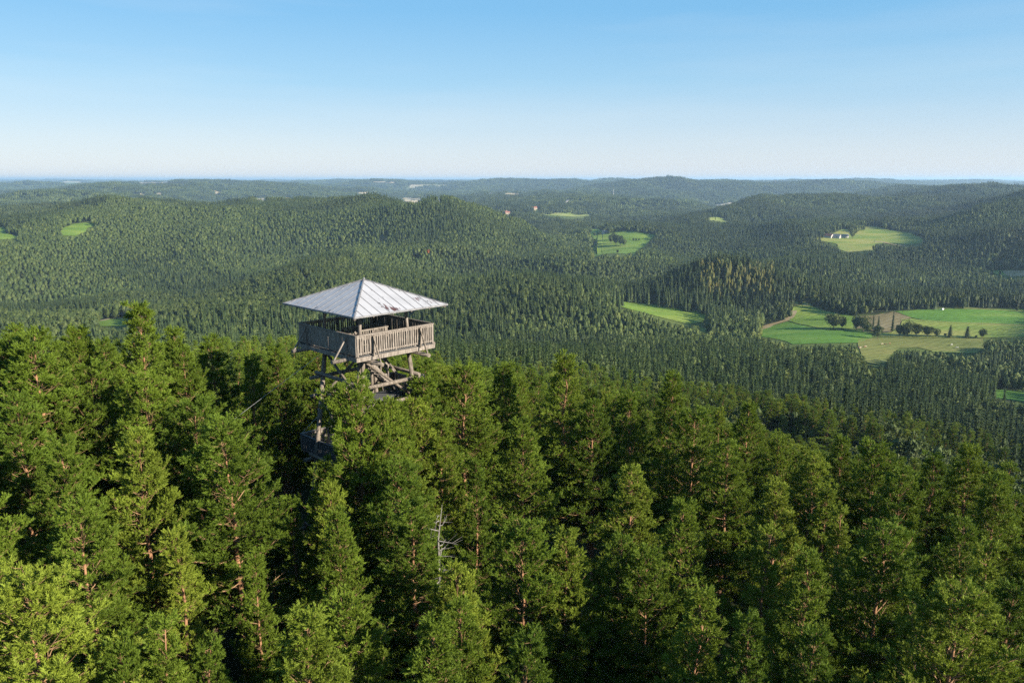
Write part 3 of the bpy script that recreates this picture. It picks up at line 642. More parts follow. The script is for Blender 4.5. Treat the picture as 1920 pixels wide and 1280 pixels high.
# ---------------------------------------------------------------- observation tower
M['wood'] = two_tone("weathered_timber", (.095, .080, .068), (.26, .228, .20), 3.5, .85, (5, 5, .8), .5, .3, .7, 6)
M['oldlog'] = two_tone("old_round_timber", (.080, .066, .053), (.22, .187, .155), 5, .9, (3, 3, 1), .6, .3, .7, 6)
M['greywood'] = two_tone("grey_planks", (.045, .047, .05), (.10, .102, .105), 4, .85, (4, 4, 1), .3)  # grey boards, colour darkened further to stand in for shade on the landings
M['steel'] = two_tone("galvanised_wire", (.35, .35, .36), (.5, .5, .5), 9, .5)
def roof_mat():
    m, N, L, b = mat("painted_sheet_metal")
    at = N.new("ShaderNodeAttribute"); at.attribute_name = 'sheet'   # x across the sheets, y down the slope
    n0 = node(N, "ShaderNodeTexNoise", Scale=.9, Detail=6.0); L.new(at.outputs["Vector"], n0.inputs["Vector"])
    base = ramp(N, [(.35, (.30, .30, .315)), (.65, (.35, .35, .368))]); L.new(n0.outputs[0], base.inputs[0])
    mp = N.new("ShaderNodeMapping"); mp.inputs["Scale"].default_value = (5.0, 1.1, 1); L.new(at.outputs["Vector"], mp.inputs[0])
    n1 = node(N, "ShaderNodeTexNoise", Scale=1.5, Detail=5.0, Roughness=.65); L.new(mp.outputs[0], n1.inputs["Vector"])
    n2 = node(N, "ShaderNodeTexNoise", Scale=.55, Detail=2.0); L.new(at.outputs["Vector"], n2.inputs["Vector"])
    ad = node(N, "ShaderNodeMath", operation='ADD'); L.new(n1.outputs[0], ad.inputs[0]); L.new(n2.outputs[0], ad.inputs[1])
    w1 = ramp(N, [(.606, (0, 0, 0)), (.614, (1, 1, 1))])
    hv = node(N, "ShaderNodeMath", operation='MULTIPLY'); L.new(ad.outputs[0], hv.inputs[0]); hv.inputs[1].default_value = .5; L.new(hv.outputs[0], w1.inputs[0])
    n3 = node(N, "ShaderNodeTexNoise", Scale=.8, Detail=1.0); L.new(at.outputs["Vector"], n3.inputs["Vector"])
    rc = ramp(N, [(.47, (.075, .034, .03)), (.53, (.03, .026, .026))]); L.new(n3.outputs[0], rc.inputs[0])
    mx = N.new("ShaderNodeMix"); mx.data_type = 'RGBA'; L.new(w1.outputs[0], mx.inputs[0]); L.new(base.outputs[0], mx.inputs[6]); L.new(rc.outputs[0], mx.inputs[7])
    L.new(mx.outputs[2], b.inputs["Base Color"]); b.inputs["Roughness"].default_value = .5; b.inputs["Metallic"].default_value = 0.0; b.inputs["Specular IOR Level"].default_value = .4
    return m
M['roof'] = roof_mat()
M['seam'] = two_tone("seam_metal", (.12, .12, .13), (.22, .22, .23), 5, .6)
TH, B1, B2, A1_, A2_ = .798, 2.654, 2.855, 3.20, 3.558
TX, TY = -8.47, 45.36
TZ = float(ground(np.array([TX]), np.array([TY]))[0])
ZE, ZA, ZR, ZF = -7.03 - TZ, -5.63 - TZ, -8.14 - TZ, -9.29 - TZ
tower = empty("observation_tower", (TX, TY, TZ), TH)
tag(tower, 'wooden lookout tower with pyramid sheet metal roof rising above the pine tops', 'tower')
rr_ = random.Random(5)
def sheet_panel(c0, c1, apex, nb):
    """one triangular roof slope between two eave corners, with raised standing seams"""
    c0, c1, apex = Vector(c0), Vector(c1), Vector(apex); e = (c1 - c0); Lg = e.length; e.normalize(); mid = (c0 + c1) / 2
    dn = (mid - apex); SL_ = dn.length; dn.normalize(); nm = e.cross(-dn).normalized()
    if nm.z < 0: nm = -nm
    vs = [c0, c1, apex, c0 - nm * .05, c1 - nm * .05, apex - nm * .05]; fs = [(0, 1, 2), (5, 4, 3), (0, 3, 4, 1)]
    me = bpy.data.meshes.new("roof_panel"); me.from_pydata([tuple(v) for v in vs], [], fs); me.materials.append(M['roof'])
    if me.polygons[0].normal.dot(nm) < 0: me.flip_normals()
    at = me.attributes.new('sheet', 'FLOAT_VECTOR', 'POINT')
    off = nb * 7.31
    for k, v in enumerate(vs): w = v - c0; at.data[k].vector = (w.dot(e) + off, w.dot(dn) + off * .6, 0)
    po = link("roof_panel", me, roof)
    sm = MB(); n = int(Lg / .56)
    for k in range(1, n):
        u = k / n * Lg; f = 1 - abs(2 * u / Lg - 1); p = c0 + e * u + nm * .008; q = p - dn * (SL_ * f)
        if f > .04: sm.bar(p + dn * .02, q, .024, .026, nm)
    sm.bar(c0 + nm * .0 + dn * .015, c1 + dn * .015, .03, .09)
    sm.build("seam", M['seam'], po)
roof = MB()
for t in (-.75, -.25, .25, .75):    # rafters under the sheets
    pass
for sx, sy in ((1, 1), (1, -1), (-1, 1), (-1, -1)):
    roof.bar((0, 0, ZA - .12), (sx * (A1_ - .08), sy * (A2_ - .08), ZE - .10), .10, .14)
for s in (-1, 1):
    for t in (-.6, -.2, .2, .6):
        roof.bar((s * (A1_ - .06), t * A2_, ZE - .09), (s * A1_ * abs(t) * 1.0, t * A2_, ZA - .11 - (ZA - ZE) * abs(t)), .07, .1)
        roof.bar((t * A1_, s * (A2_ - .06), ZE - .09), (t * A1_, s * A2_ * abs(t), ZA - .11 - (ZA - ZE) * abs(t)), .07, .1)
for s in (-1, 1):
    roof.bar((-B1 * .66, s * B2 * .6, ZE - .02), (B1 * .66, s * B2 * .6, ZE - .02), .16, .18); roof.bar((s * B1 * .6, -B2 * .66, ZE - .0), (s * B1 * .6, B2 * .66, ZE - .0), .16, .18)
roof = roof.build("roof", M['wood'], tower)
cn = [(-A1_, -A2_, ZE), (A1_, -A2_, ZE), (A1_, A2_, ZE), (-A1_, A2_, ZE)]
for k in range(4): sheet_panel(cn[k], cn[(k + 1) % 4], (0, 0, ZA), k)
hp = MB()
for c in cn:
    v = Vector(c); hp.bar(v * 1.0 + Vector((0, 0, .015)), (0, 0, ZA + .03), .07, .05)
hp.tube([(0, 0, ZA), (0, 0, ZA + .12)], .05, 8); hp.build("ridge_cap", M['seam'], roof)
for sx, sy in ((-1, -1), (1, -1), (1, 1), (-1, 1)):
    MB().tube([(sx * B1 * .63, sy * B2 * .63, ZF - .1), (sx * B1 * .60, sy * B2 * .60, ZE + .05)], .095, 10).build("roof_post", M['wood'], tower, smooth=True)
# deck
dk = MB(); x = -B1 + .02
while x < B1 - .1:                    # boards, left out round the stair hatch
    for y0, y1 in ((-B2 + .02, -.80), (.42, B2 - .02)) if -1.3 < x + .07 < .9 else ((-B2 + .02, B2 - .02),):
        dk.box(x, x + .135, y0, y1, ZF - .05 + rr_.uniform(-.003, .003), ZF)
    x += .147
deck = dk.build("deck", M['greywood'], tower)
eb = MB()
for s in (-1, 1):
    eb.box(-B1 - .07, B1 + .07, s * (B2 + .03) - .045, s * (B2 + .03) + .045, ZF - .30, ZF - .06); eb.box(s * (B1 + .03) - .04, s * (B1 + .03) + .04, -B2 + .02, B2 - .02, ZF - .29, ZF - .07)
eb.build("edge_beam", M['wood'], tower)
def railing(name, a, b, z0, h, npost, parent, outx, slat=.085, gap=.155, mid=True, m='wood'):
    a, b = Vector((*a, 0)), Vector((*b, 0)); d = (b - a); Lg = d.length; d.normalize(); o = Vector((*outx, 0))
    sl = MB(); k = gap * .6
    while k < Lg - gap * .4:
        c = a + d * (k + rr_.uniform(-.012, .012)); w = slat * rr_.uniform(.85, 1.15); hh = rr_.uniform(-.03, .015)
        ti = d * rr_.uniform(-.010, .010)
        sl.bar(c + Vector((0, 0, z0 + .06)) + o * .03, c + ti + Vector((0, 0, z0 + h - .07 + hh)) + o * .03, .028 if abs(d.x) < .5 else w, w if abs(d.x) < .5 else .028, (0, 1, 0))
        k += gap
    rl = sl.build(name, M[m], parent)
    MB().bar(a - d * .03 + Vector((0, 0, z0 + h - .03)), b + d * .03 + Vector((0, 0, z0 + h - .03)), .13, .07).build("top_rail", M[m], rl)
    lo = MB().bar(a + Vector((0, 0, z0 + .13)), b + Vector((0, 0, z0 + .13)), .05, .09)
    lo.build("lower_rail", M[m], rl)
    if mid: MB().bar(a + Vector((0, 0, z0 + h - .14)), b + Vector((0, 0, z0 + h - .14)), .05, .09).build("middle_rail", M[m], rl)
    for q in range(npost):
        ps = MB()
        c = a + d * (Lg * q / (npost - 1)); ps.bar(c - o * .06 + Vector((0, 0, z0 - .02)), c - o * .06 + Vector((0, 0, z0 + h - .06)), .09, .09, (0, 1, 0)); ps.build("railing_post", M[m], rl)
    return rl
H_ = ZR - ZF
railing("railing", (-B1, -B2), (B1, -B2), ZF, H_, 5, tower, (0, -1)); railing("railing", (-B1, B2), (B1, B2), ZF, H_, 5, tower, (0, 1))
railing("railing", (-B1, -B2), (-B1, B2), ZF, H_, 5, tower, (-1, 0), .105, .125); railing("railing", (B1, -B2), (B1, B2), ZF, H_, 5, tower, (1, 0), .105, .125)
railing("hatch_railing", (-1.3, .45), (.9, .45), ZF, .95, 3, tower, (0, -1), .06, .15, False); railing("hatch_railing", (-1.0, -.83), (.9, -.83), ZF, .95, 3, tower, (0, -1), .06, .15, False)
railing("hatch_railing", (.93, -.80), (.93, .42), ZF, .95, 2, tower, (1, 0), .06, .15, False)
# bearers under the deck, their free ends carrying the outer struts
def jl(p, q, r, name="bearer"): MB().tube([p, ((Vector(p) + Vector(q)) / 2), q], [r, r * 1.04, r * .98], 12).build(name, M['oldlog'], tower, smooth=True)
for v in (-2.05, 1.95): jl((-B1 - 1.05, v, ZF - .26), (B1 + .75, v, ZF - .26), .115)
for u in (-1.62, 1.62): jl((u, -B2 - .85, ZF - .46), (u, B2 + .85, ZF - .46), .115)
for v in (-1.3, -.6, .2, 1.0): jl((-B1 + .1, v, ZF - .15), (B1 - .1, v, ZF - .15), .07, "joist")
for v in (-2.05, 1.95):
    for s, ex in ((-1, .9), (1, .62)):
        bp = MB(); bp.bar((s * (B1 + ex), v, ZF - .16), (s * (B1 + .07), v, ZF + H_ - .15), .075, .075); bp.bar((s * (B1 + .095), v, ZF - .1), (s * (B1 + .095), v, ZF + H_ - .12), .07, .09); bp.build("strut", M['wood'], tower)
for u in (-1.62, 1.62):
    for s in (-1, 1):
        bp = MB(); bp.bar((u, s * (B2 + .72), ZF - .36), (u, s * (B2 + .10), ZF + H_ - .15), .065, .065); bp.bar((u, s * (B2 + .12), ZF - .1), (u, s * (B2 + .12), ZF + H_ - .12), .06, .07); bp.build("strut", M['oldlog'], tower)
# legs: doubled round timbers splaying outward to the ground
def leg_at(sx, sy, z, off=0): 
    o = .125 * (ZF - .35 - z) / 1.4142; return Vector((sx * (B1 * .62 + o), sy * (B2 * .62 + o), z))
for sx, sy in ((-1, -1), (1, -1), (1, 1), (-1, 1)):
    lg = MB()
    for k in (-1, 1):
        d = Vector((sx * k, -sy * k, 0)).normalized() * .105
        lg.tube([leg_at(sx, sy, -1.2) + d, leg_at(sx, sy, ZF * .5) + d, leg_at(sx, sy, ZF - .42) + d], [.15, .13, .115], 10)
    lg.build("leg", M['oldlog'], tower, smooth=True)
for zz, ex, rd in ((-11.35 - TZ, .75, .11), (-12.45 - TZ, .6, .10), (-16.4 - TZ, .7, .12), (-20.8 - TZ, .6, .12)):
    for s in (-1, 1):
        a = leg_at(1, s, zz); b = leg_at(-1, s, zz); u = Vector((ex, 0, 0)); jl(tuple(a + u + Vector((0, s * .2, 0))), tuple(b - u + Vector((0, s * .2, 0))), rd, "cross_beam")
        a = leg_at(s, 1, zz + .21); b = leg_at(s, -1, zz + .21); u = Vector((0, ex * .6, 0)); jl(tuple(a + u + Vector((s * .2, 0, 0))), tuple(b - u + Vector((s * .2, 0, 0))), rd, "cross_beam")
for (p, q) in (((-1, -1, -9.75), (1, -1, -12.6)), ((1, 1, -9.8), (-1, 1, -12.6)), ((1, -1, -12.8), (-1, -1, -16.3)), ((1, 1, -9.8), (1, -1, -12.5)), ((-1, 1, -12.6), (-1, -1, -16.2)), ((-1, 1, -9.8), (-1, -1, -12.2)), ((1, 1, -16.6), (1, -1, -20.6)), ((1, -1, -16.6), (-1, -1, -20.6))):
    a = leg_at(p[0], p[1], p[2] - TZ); b = leg_at(q[0], q[1], q[2] - TZ); MB().tube([a, b], .08, 8).build("brace", M['oldlog'], tower, smooth=True)
# landings and flights of stairs
def landing(x0, x1, y0, y1, z, rails):
    d = MB(); y = y0
    while y < y1 - .05: d.box(x0, x1, y, y + .13, z - .05, z); y += .14
    d.box(x0, x1, y0 + .1, y0 + .2, z - .2, z - .055); d.box(x0, x1, y1 - .25, y1 - .15, z - .2, z - .055); lo = d.build("landing", M['greywood'], tower)
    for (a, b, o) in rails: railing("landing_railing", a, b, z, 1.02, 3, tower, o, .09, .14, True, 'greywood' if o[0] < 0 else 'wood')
L1z, L2z, L3z = -12.3 - TZ, -16.25 - TZ, -20.6 - TZ
landing(-1.7, 1.6, -1.55, -.35, L1z, [((1.6, -1.55), (1.6, -.35), (1, 0)), ((.9, -.33), (1.6, -.33), (0, 1))])
landing(-2.2, .1, .35, 4.05, L2z, [((-2.2, .35), (-2.2, 4.05), (-1, 0)), ((-2.2, 4.07), (.1, 4.07), (0, 1)), ((.12, 2.2), (.12, 4.05), (1, 0))])
landing(-1.5, 2.5, -3.0, -.6, L3z, [((-1.5, -3.02), (2.5, -3.02), (0, -1)), ((2.52, -3.0), (2.52, -.6), (1, 0))])
def stairs(a, b, w, axis):
    a, b = Vector(a), Vector(b); o = Vector((0, 1, 0)) if axis == 'x' else Vector((1, 0, 0)); st = MB()
    for s in (-1, 1): st.bar(a + o * s * w / 2, b + o * s * w / 2, .06, .24)
    n = int(abs(a.z - b.z) / .19)
    for k in range(1, n):
        c = a + (b - a) * k / n
        if axis == 'x': st.box(c.x - .13, c.x + .13, c.y - w / 2 + .03, c.y + w / 2 - .03, c.z - .02, c.z + .02)
        else: st.box(c.x - w / 2 + .03, c.x + w / 2 - .03, c.y - .13, c.y + .13, c.z - .02, c.z + .02)
    so = st.build("stairs", M['wood'], tower); hr = MB()
    for s in (-1, 1):
        hr.bar(a + o * s * w / 2 + Vector((0, 0, .95)), b + o * s * w / 2 + Vector((0, 0, .95)), .05, .09)
        for k in range(6): c = a + (b - a) * (k + .3) / 5.6 + o * s * w / 2; hr.bar(c, c + Vector((0, 0, .95)), .06, .06, (0, 1, 0))
    hr.build("handrail", M['wood'], so)
stairs((-1.2, -.18, ZF - .08), (1.5, -.18 - .3, L1z + .05), .85, 'x'); stairs((-1.25, -.4, L1z - .05), (-1.25, 2.6, L2z + .05), .8, 'y'); stairs((-.5, .6, L2z - .05), (.5, -1.2, L3z + .05), .8, 'y')
stairs((1.6, -1.0, L3z - .05), (1.6, 3.2, .3), .8, 'y')
ct, st_ = math.cos(TH), math.sin(TH)
def local(x, y, z): dx, dy = x - TX, y - TY; return Vector((dx * ct + dy * st_, -dx * st_ + dy * ct, z - TZ))
for wx, wy, ax_, ay_ in ((-28.5, 45.0, -1, 1), (-8.0, 63.0, 1, 1)):
    gz = float(ground(np.array([wx]), np.array([wy]))[0]); MB().tube([leg_at(ax_, ay_, ZF - .5), local(wx, wy, gz + .1)], .010, 5).build("guy_wire", M['steel'], tower)
# lower guy from the stair landing
MB().tube([Vector((-2.2, 4.05, L2z + 1.0)), leg_at(-1, 1, L2z + 2.6)], .014, 5).build("guy_wire", M['steel'], tower)

# ---------------------------------------------------------------- the pines of the home hill
def solve_top(px, py, H):
    u, v, w = ray(px, py); h = math.hypot(u, v)
    rr = np.arange(12, 160, .25); g = ground(rr * u / h, rr * v / h); d = rr * w / h - g - H
    s = np.nonzero(d <= 0)[0]
    r = rr[s[0]] if len(s) else 90.
    return r * u / h, r * v / h
hero = [  # photo position of the tip, height, crown form, width factor
 (258, 570, 17.5, 1, 1.0), (60, 622, 17, 0, 1.1), (140, 618, 15, 4, 1), (8, 640, 16, 2, 1), (408, 612, 15, 4, 1), (470, 668, 14.5, 1, .8), (350, 655, 15, 0, 1), (180, 690, 15, 2, 1), (285, 700, 15.5, 5, 1),
 (20, 742, 15, 0, 1), (118, 830, 15, 4, 1), (437, 795, 16, 2, 1.1), (268, 815, 15.5, 0, .9), (372, 762, 15, 2, 1), (332, 1000, 13, 7, 1), (62, 1062, 15.5, 5, 1.1), (222, 1205, 13.5, 1, .9), (392, 1195, 13, 1, .85), (570, 1148, 15, 4, 1.0), (300, 1168, 14, 7, 1),
 (940, 688, 15.5, 4, 1), (1058, 664, 17.5, 1, 1.05), (985, 792, 15.5, 4, 1.05), (1120, 752, 15, 0, 1), (1183, 738, 15.5, 1, .9), (1266, 702, 16.5, 4, .9), (1312, 778, 16, 2, 1.1),
 (778, 948, 15, 4, 1.1), (975, 972, 15, 5, 1.0), (1065, 1002, 14.5, 4, 1), (890, 868, 14, 3, .8), (1272, 945, 15.5, 4, 1), (1190, 880, 15, 0, 1), (995, 1188, 14.5, 1, .95), (800, 1165, 14.5, 4, 1.0), (846, 1065, 14, 0, .9), (870, 1130, 14, 0, .8), (1312, 1102, 14.5, 1, 1), (1400, 1160, 14, 4, .9),
 (1372, 832, 15.5, 0, 1), (1398, 760, 15.5, 4, 1), (1482, 778, 15.5, 1, .9), (1462, 905, 15, 4, 1), (1520, 852, 15, 0, 1), (1575, 955, 14.5, 7, .9), (1640, 992, 15.5, 5, 1.05), (1515, 1035, 15, 1, .95), (1440, 990, 15, 7, 1), (1640, 830, 15.5, 2, 1), (1580, 820, 15, 4, .9),
 (1752, 852, 16, 1, 1), (1812, 838, 16.5, 4, .9), (1700, 880, 15.5, 0, 1), (1855, 1026, 15.5, 7, 1), (1775, 1092, 15, 5, 1.05), (1905, 1092, 14.5, 1, 1), (1880, 900, 16, 4, 1), (1160, 1010, 14.5, 0, .9), (1530, 1180, 13.5, 1, .9), (655, 1120, 14, 2, .9), (480, 1040, 12, 3, .8), (160, 940, 14.5, 0, 1), (1225, 1040, 14, 2, .9)]
rng = np.random.default_rng(17)
pines = []
near_tower = [(726, 750, 40, 0, .85), (612, 905, 37, 0, .9), (742, 762, 41.5, 4, .9), (792, 706, 45, 1, 1.1), (768, 752, 43, 0, 1), (866, 692, 50, 2, 1), (760, 860, 37, 5, .9), (600, 912, 38, 3, .9), (545, 930, 38, 7, 1), (640, 960, 33, 4, .85), (820, 790, 43, 4, .9), (590, 640, 60, 0, 1), (520, 650, 58, 4, 1), (640, 690, 54, 4, 1), (720, 680, 55, 1, 1), (800, 675, 54, 0, 1)]
for px, py, r_, fm, wf in near_tower:
    u_, v_, w_ = ray(px, py); h_ = math.hypot(u_, v_); x, y = r_ * u_ / h_, r_ * v_ / h_; pines.append((x, y, r_ * w_ / h_ - float(ground(np.array([x]), np.array([y]))[0]), fm, wf, 1))
for px, py, H, fm, wf in hero:
    x, y = solve_top(px, py, H); pines.append((x, y, H, fm, wf, 1))
step = 4.5
LX = [-200, 0, 140, 170, 245, 252, 400, 560, 700, 850, 1000, 1150, 1300, 1500, 1650, 1800, 1920, 2100]; LY = [618, 614, 612, 626, 626, 606, 618, 640, 660, 678, 684, 712, 748, 818, 836, 850, 872, 890]
for gx in np.arange(-130, 150, step):
    for gy in np.arange(4, 150, step):
        x = gx + rng.uniform(-1.8, 1.8); y = gy + rng.uniform(-1.8, 1.8); r = math.hypot(x, y); az = math.degrees(math.atan2(x, y))
        H = rng.uniform(12.5, 16.5); fm = int(rng.integers(0, NP)); wf = rng.uniform(.8, 1.08); keep = rng.random()
        if r < 13 or r > 140 or az < -50 or az > 58 or (r > 95 and keep < (r - 95) / 60): continue
        if math.hypot(x - TX, y - TY) < 5.2: continue
        if any((x - p[0]) ** 2 + (y - p[1]) ** 2 < (3.7 if p[5] else 3.0) ** 2 for p in pines): continue
        z = float(ground(np.array([x]), np.array([y]))[0]); px, py = (float(v) for v in project(x, y, z + H))
        lm = float(np.interp(px, LX, LY)) + rng.uniform(-6, 26)
        if py < lm:
            H -= (lm - py) / F * r * 1.03; py = lm
            if H < 6.5: continue
        if r < 47:
            lim = 0
            if 545 < px < 850: lim = 748 if px > 655 else 770
            if 540 < px < 690: lim = max(lim, 880)
            if 640 < px < 738 and r < 41: lim = max(lim, 1085)
            if 790 < px < 855 and r < 33: lim = max(lim, 1050)
            if 470 < px < 600 : lim = max(lim, 905)
            if py < lim:
                H -= (lim - py) / F * r * 1.05
                if H < 7: continue
        pines.append((x, y, H, fm, wf * (1 if H > 11 else .8), 0))
# ---------------------------------------------------------------- forest beyond: candidate trees
def horizon_table():
    T_ = (GZ[:nf] + 13) / np.exp(lrs)[None, :]; T_[:, lrs < math.log(60)] = -9
    return np.maximum.accumulate(T_, axis=1)
HT = horizon_table()
def visible(x, y, z, H, marg=9.):
    az = np.arctan2(x, y); r = np.hypot(x, y); i = np.clip(((az - azs_f[0]) / R(.14)).round().astype(int), 0, nf - 1)
    j = np.clip(((np.log(r * .965) - L0) / DL).astype(int), 0, NL - 1)
    return (z + H + marg) / r > HT[i, j]
def rows(r0, r1, sp, azl=R(-41), azr=R(41)):
    X, Y = [], []; r = r0
    while r < r1:
        s = sp(r); n = int((azr - azl) * r / s); a = azl + (np.arange(n) + rng.random(n)) * s / r; rr = r + rng.uniform(-.5, .5, n) * s
        X.append(rr * np.sin(a)); Y.append(rr * np.cos(a)); r += s * .92
    return np.concatenate(X), np.concatenate(Y)
def zone(px, py, poly):
    return inside(px, py, poly)
DZ = [(z5([(-750, 190), (-30, 190), (40, 330), (-80, 530), (-330, 540), (-700, 470)]), .45), (z5([(760, 890), (960, 900), (1010, 1070), (700, 1060)]), .8), (z5([(1110, 960), (1990, 980), (1990, 1200), (1560, 1190), (1300, 1110)]), .6),
      (z5([(-30, 770), (420, 770), (420, 940), (-30, 900)]), .6), (z5([(1640, 850), (1990, 850), (1990, 1010), (1640, 1010)]), .85), (z5([(1500, 470), (1700, 470), (1700, 600), (1500, 600)]), .5), ([(0, 580), (250, 560), (330, 620), (0, 640)], .2), (z5([(600, 280), (1000, 270), (1000, 370), (700, 340)]), .5)]
YZ = z5([(90, 500), (500, 520), (515, 650), (100, 640)])
def species(x, y, z):
    px, py = project(x, y, z + 14); n = fbm(x / 170, y / 170, 31, 3); u = rng.random(len(x))
    ps = np.where(px < 700, .18, .48) + n * .9 + (stands(x, y, 9) - .5) * .9; ps = np.where((px > 1200) | (py > 560), ps + .22, ps); pdl = .07 + np.clip(fbm(x / 240, y / 240, 57, 3), 0, 1) * .6
    for pl, p in DZ: pdl = np.where(zone(px, py, pl), p, pdl)
    k = np.where(u < pdl, 2, np.where(rng.random(len(x)) < ps, 0, 1))
    return np.where(zone(px, py, YZ) & (rng.random(len(x)) < .65), 3, k)      # 0 spruce 1 pine 2 broadleaf 3 larch
def stands(x, y, s):
    a = x + fbm(x / 90, y / 90, 61, 2) * 90; b = y + fbm(x / 90, y / 90, 67, 2) * 90
    return _hash(np.floor((a * .8 + b * .6) / 150).astype(np.int64), np.floor((b * .8 - a * .6) / 210).astype(np.int64), s)
def forest_tint(x, y): return (stands(x, y, 5) - .5) * .34 + np.clip(fbm(x / 420, y / 420, 77, 4) * .6, -.32, .34) + rng.normal(size=len(x)) * .08
X, Y = rows(92, 2300, lambda r: 4.8 if r < 170 else 5.3 if r < 900 else (5.8 if r < 1400 else 6.5)); r = np.hypot(X, Y)
ok = ~((r < 140) & (rng.random(len(r)) > (r - 92) / 48)); X, Y, r = X[ok], Y[ok], r[ok]
Z = ground(X, Y); kd = species(X, Y, Z)
HH = np.choose(kd, [21.5, 16.0, 15, 19]) * rng.uniform(.78, 1.14, len(X)) * (1 + .35 * fbm(X / 120, Y / 120, 41, 2)) * (.82 + .3 * stands(X, Y, 13)); ok = visible(X, Y, Z, HH); X, Y, Z, r, kd, HH = (a[ok] for a in (X, Y, Z, r, kd, HH))
ok = ~in_view_of_meadow(X, Y, Z, HH, 2.4); X, Y, Z, r, kd, HH = (a[ok] for a in (X, Y, Z, r, kd, HH))
# holes in the canopy
for hx, hy, hr_ in ((455, 566, 13), (780, 480, 9)):
    a, b, c = hit([hx], [hy + 10]); ok = (X - a[0]) ** 2 + ((Y - b[0]) * .5) ** 2 > hr_ ** 2; X, Y, Z, r, kd, HH = (q[ok] for q in (X, Y, Z, r, kd, HH))
near = np.array([(p[0], p[1]) for p in pines]); m_ = r < 145
bad = np.zeros(len(X), bool); bad[m_] = (((X[m_][:, None] - near[:, 0]) ** 2 + (Y[m_][:, None] - near[:, 1]) ** 2).min(1) < 3.4 ** 2)
X, Y, Z, r, kd, HH = (q[~bad] for q in (X, Y, Z, r, kd, HH))
px_, py_ = project(X, Y, Z + HH); ok = ~((r < 230) & (py_ < np.interp(px_, LX, LY) - 2)); X, Y, Z, r, kd, HH = (q[ok] for q in (X, Y, Z, r, kd, HH))
tt = forest_tint(X, Y)
px_, py_ = project(X, Y, Z + HH * .9); inframe = (px_ > -15) & (px_ < 1935) & (py_ < 1290)
vis2 = visible(X, Y, Z, HH, -2.)
print("forest trees", len(X), np.bincount(kd))
single = np.zeros(len(X), bool)
order = np.argsort(r)
def copy_plain(me, name, x, y, z, s, rz, label, cat, group, tint=0.0):
    o = bpy.data.objects.new(name, me); COL.objects.link(o); o.location = (x, y, z); o.scale = s; o.rotation_euler = (0, 0, rz); o['tint'] = float(tint)
    return tag(o, label, cat, group)
def side(px):
    return 'left of the lookout tower' if px < 540 else 'behind the lookout tower' if px < 840 else 'right of the lookout tower' if px < 1250 else 'towards the right edge of the photo'
for kind, meshes, nm, cat, H0, txt in ((0, SPRUCE_J, 'spruce_tree', 'spruce', 20., 'dark pointed spruce in the dense slope wood'), (2, LEAFY_J, 'broadleaf_tree', 'broadleaf tree', 14., 'round leafy tree among the conifers')):
    cnt = 0
    for k in order:
        if kd[k] != kind or not inframe[k] or not vis2[k]: continue
        if cnt >= (296 if kind == 0 else 200): break
        s = HH[k] / H0; w = s * rng.uniform(.95, 1.2)
        copy_plain(meshes[int(rng.integers(len(meshes)))], nm, X[k], Y[k], Z[k] - .2, (w, w, s), rng.uniform(0, 6.28), txt + ' ' + side(px_[k]), cat, cat + 's ' + side(px_[k]), tt[k]); single[k] = True; cnt += 1
# ---- pines: the first of each form is built, the rest are copies
pr = []
_u, _v, _w = ray(650, 737); _h = math.hypot(_u, _v); _x, _y = 39.5 * _u / _h + 1.5, 39.5 * _v / _h
pines.append((_x, _y, 39.5 * _w / _h - float(ground(np.array([_x]), np.array([_y]))[0]), 8, .9, 2))
for (x, y, H, fm, wf, hr) in pines:
    z = float(ground(np.array([x]), np.array([y]))[0]); px, py = (float(v) for v in project(x, y, z + H)); rv = math.hypot(x, y)
    inv = -70 < px < 1990 and py < 1420
    pr.append([x, y, z, H, fm, wf, hr, px, py, rv, inv])
cand = sorted([p for p in pr if p[10]], key=lambda p: p[9] - (1000 if p[6] else 0))
chosen = cand[:285]; cid = set(id(p) for p in chosen); rest = [p for p in pr if id(p) not in cid]
print("pines", len(pr), "chosen", len(chosen), "rest", len(rest))
ORD = "first second third fourth fifth sixth seventh eighth ninth tenth eleventh twelfth thirteenth fourteenth fifteenth sixteenth seventeenth eighteenth nineteenth twentieth twenty-first twenty-second twenty-third twenty-fourth twenty-fifth twenty-sixth twenty-seventh twenty-eighth twenty-ninth thirtieth thirty-first thirty-second thirty-third thirty-fourth thirty-fifth thirty-sixth thirty-seventh thirty-eighth thirty-ninth fortieth".split()
HERO_L = {(258, 570): 'tallest sunlit pine left of the tower, its tip beside the small round meadow', (652, 737): 'slender pine standing right in front of the tower legs', (470, 668): 'narrow open pine in the shadow just left of the tower',
          (408, 612): 'bright pine top above the dark shadow left of the tower', (437, 795): 'broad bright pine below and left of the tower', (1058, 664): 'tall layered pine with its stem showing, right of the tower',
          (866, 692): 'wide pine close beside the tower on its right', (62, 1062): 'large bright pine filling the bottom left corner', (1775, 1092): 'big wide pine in the bottom right corner', (1855, 1026): 'narrow pointed pine near the right edge, low in the photo',
          (995, 1188): 'pine tip alone at the middle of the bottom edge', (778, 948): 'full conical pine beside the bleached dead tree', (545, 930): 'small pine in the dark gap under the tower balcony', (1272, 945): 'large conical pine in the middle of the right half'}
hk = {}
for (h, p) in zip(near_tower + hero, pr): hk[id(p)] = HERO_L.get((h[0], h[1]))
rowsd = {}
for p in chosen:
    if not hk.get(id(p)): rowsd.setdefault(int((min(max(p[8], 560), 1419) - 560) // 36), []).append(p)
hk[id(pr[-1])] = 'slender leaning pine with bare orange stem right in front of the tower legs'
lab = {}; nrow = max(rowsd)
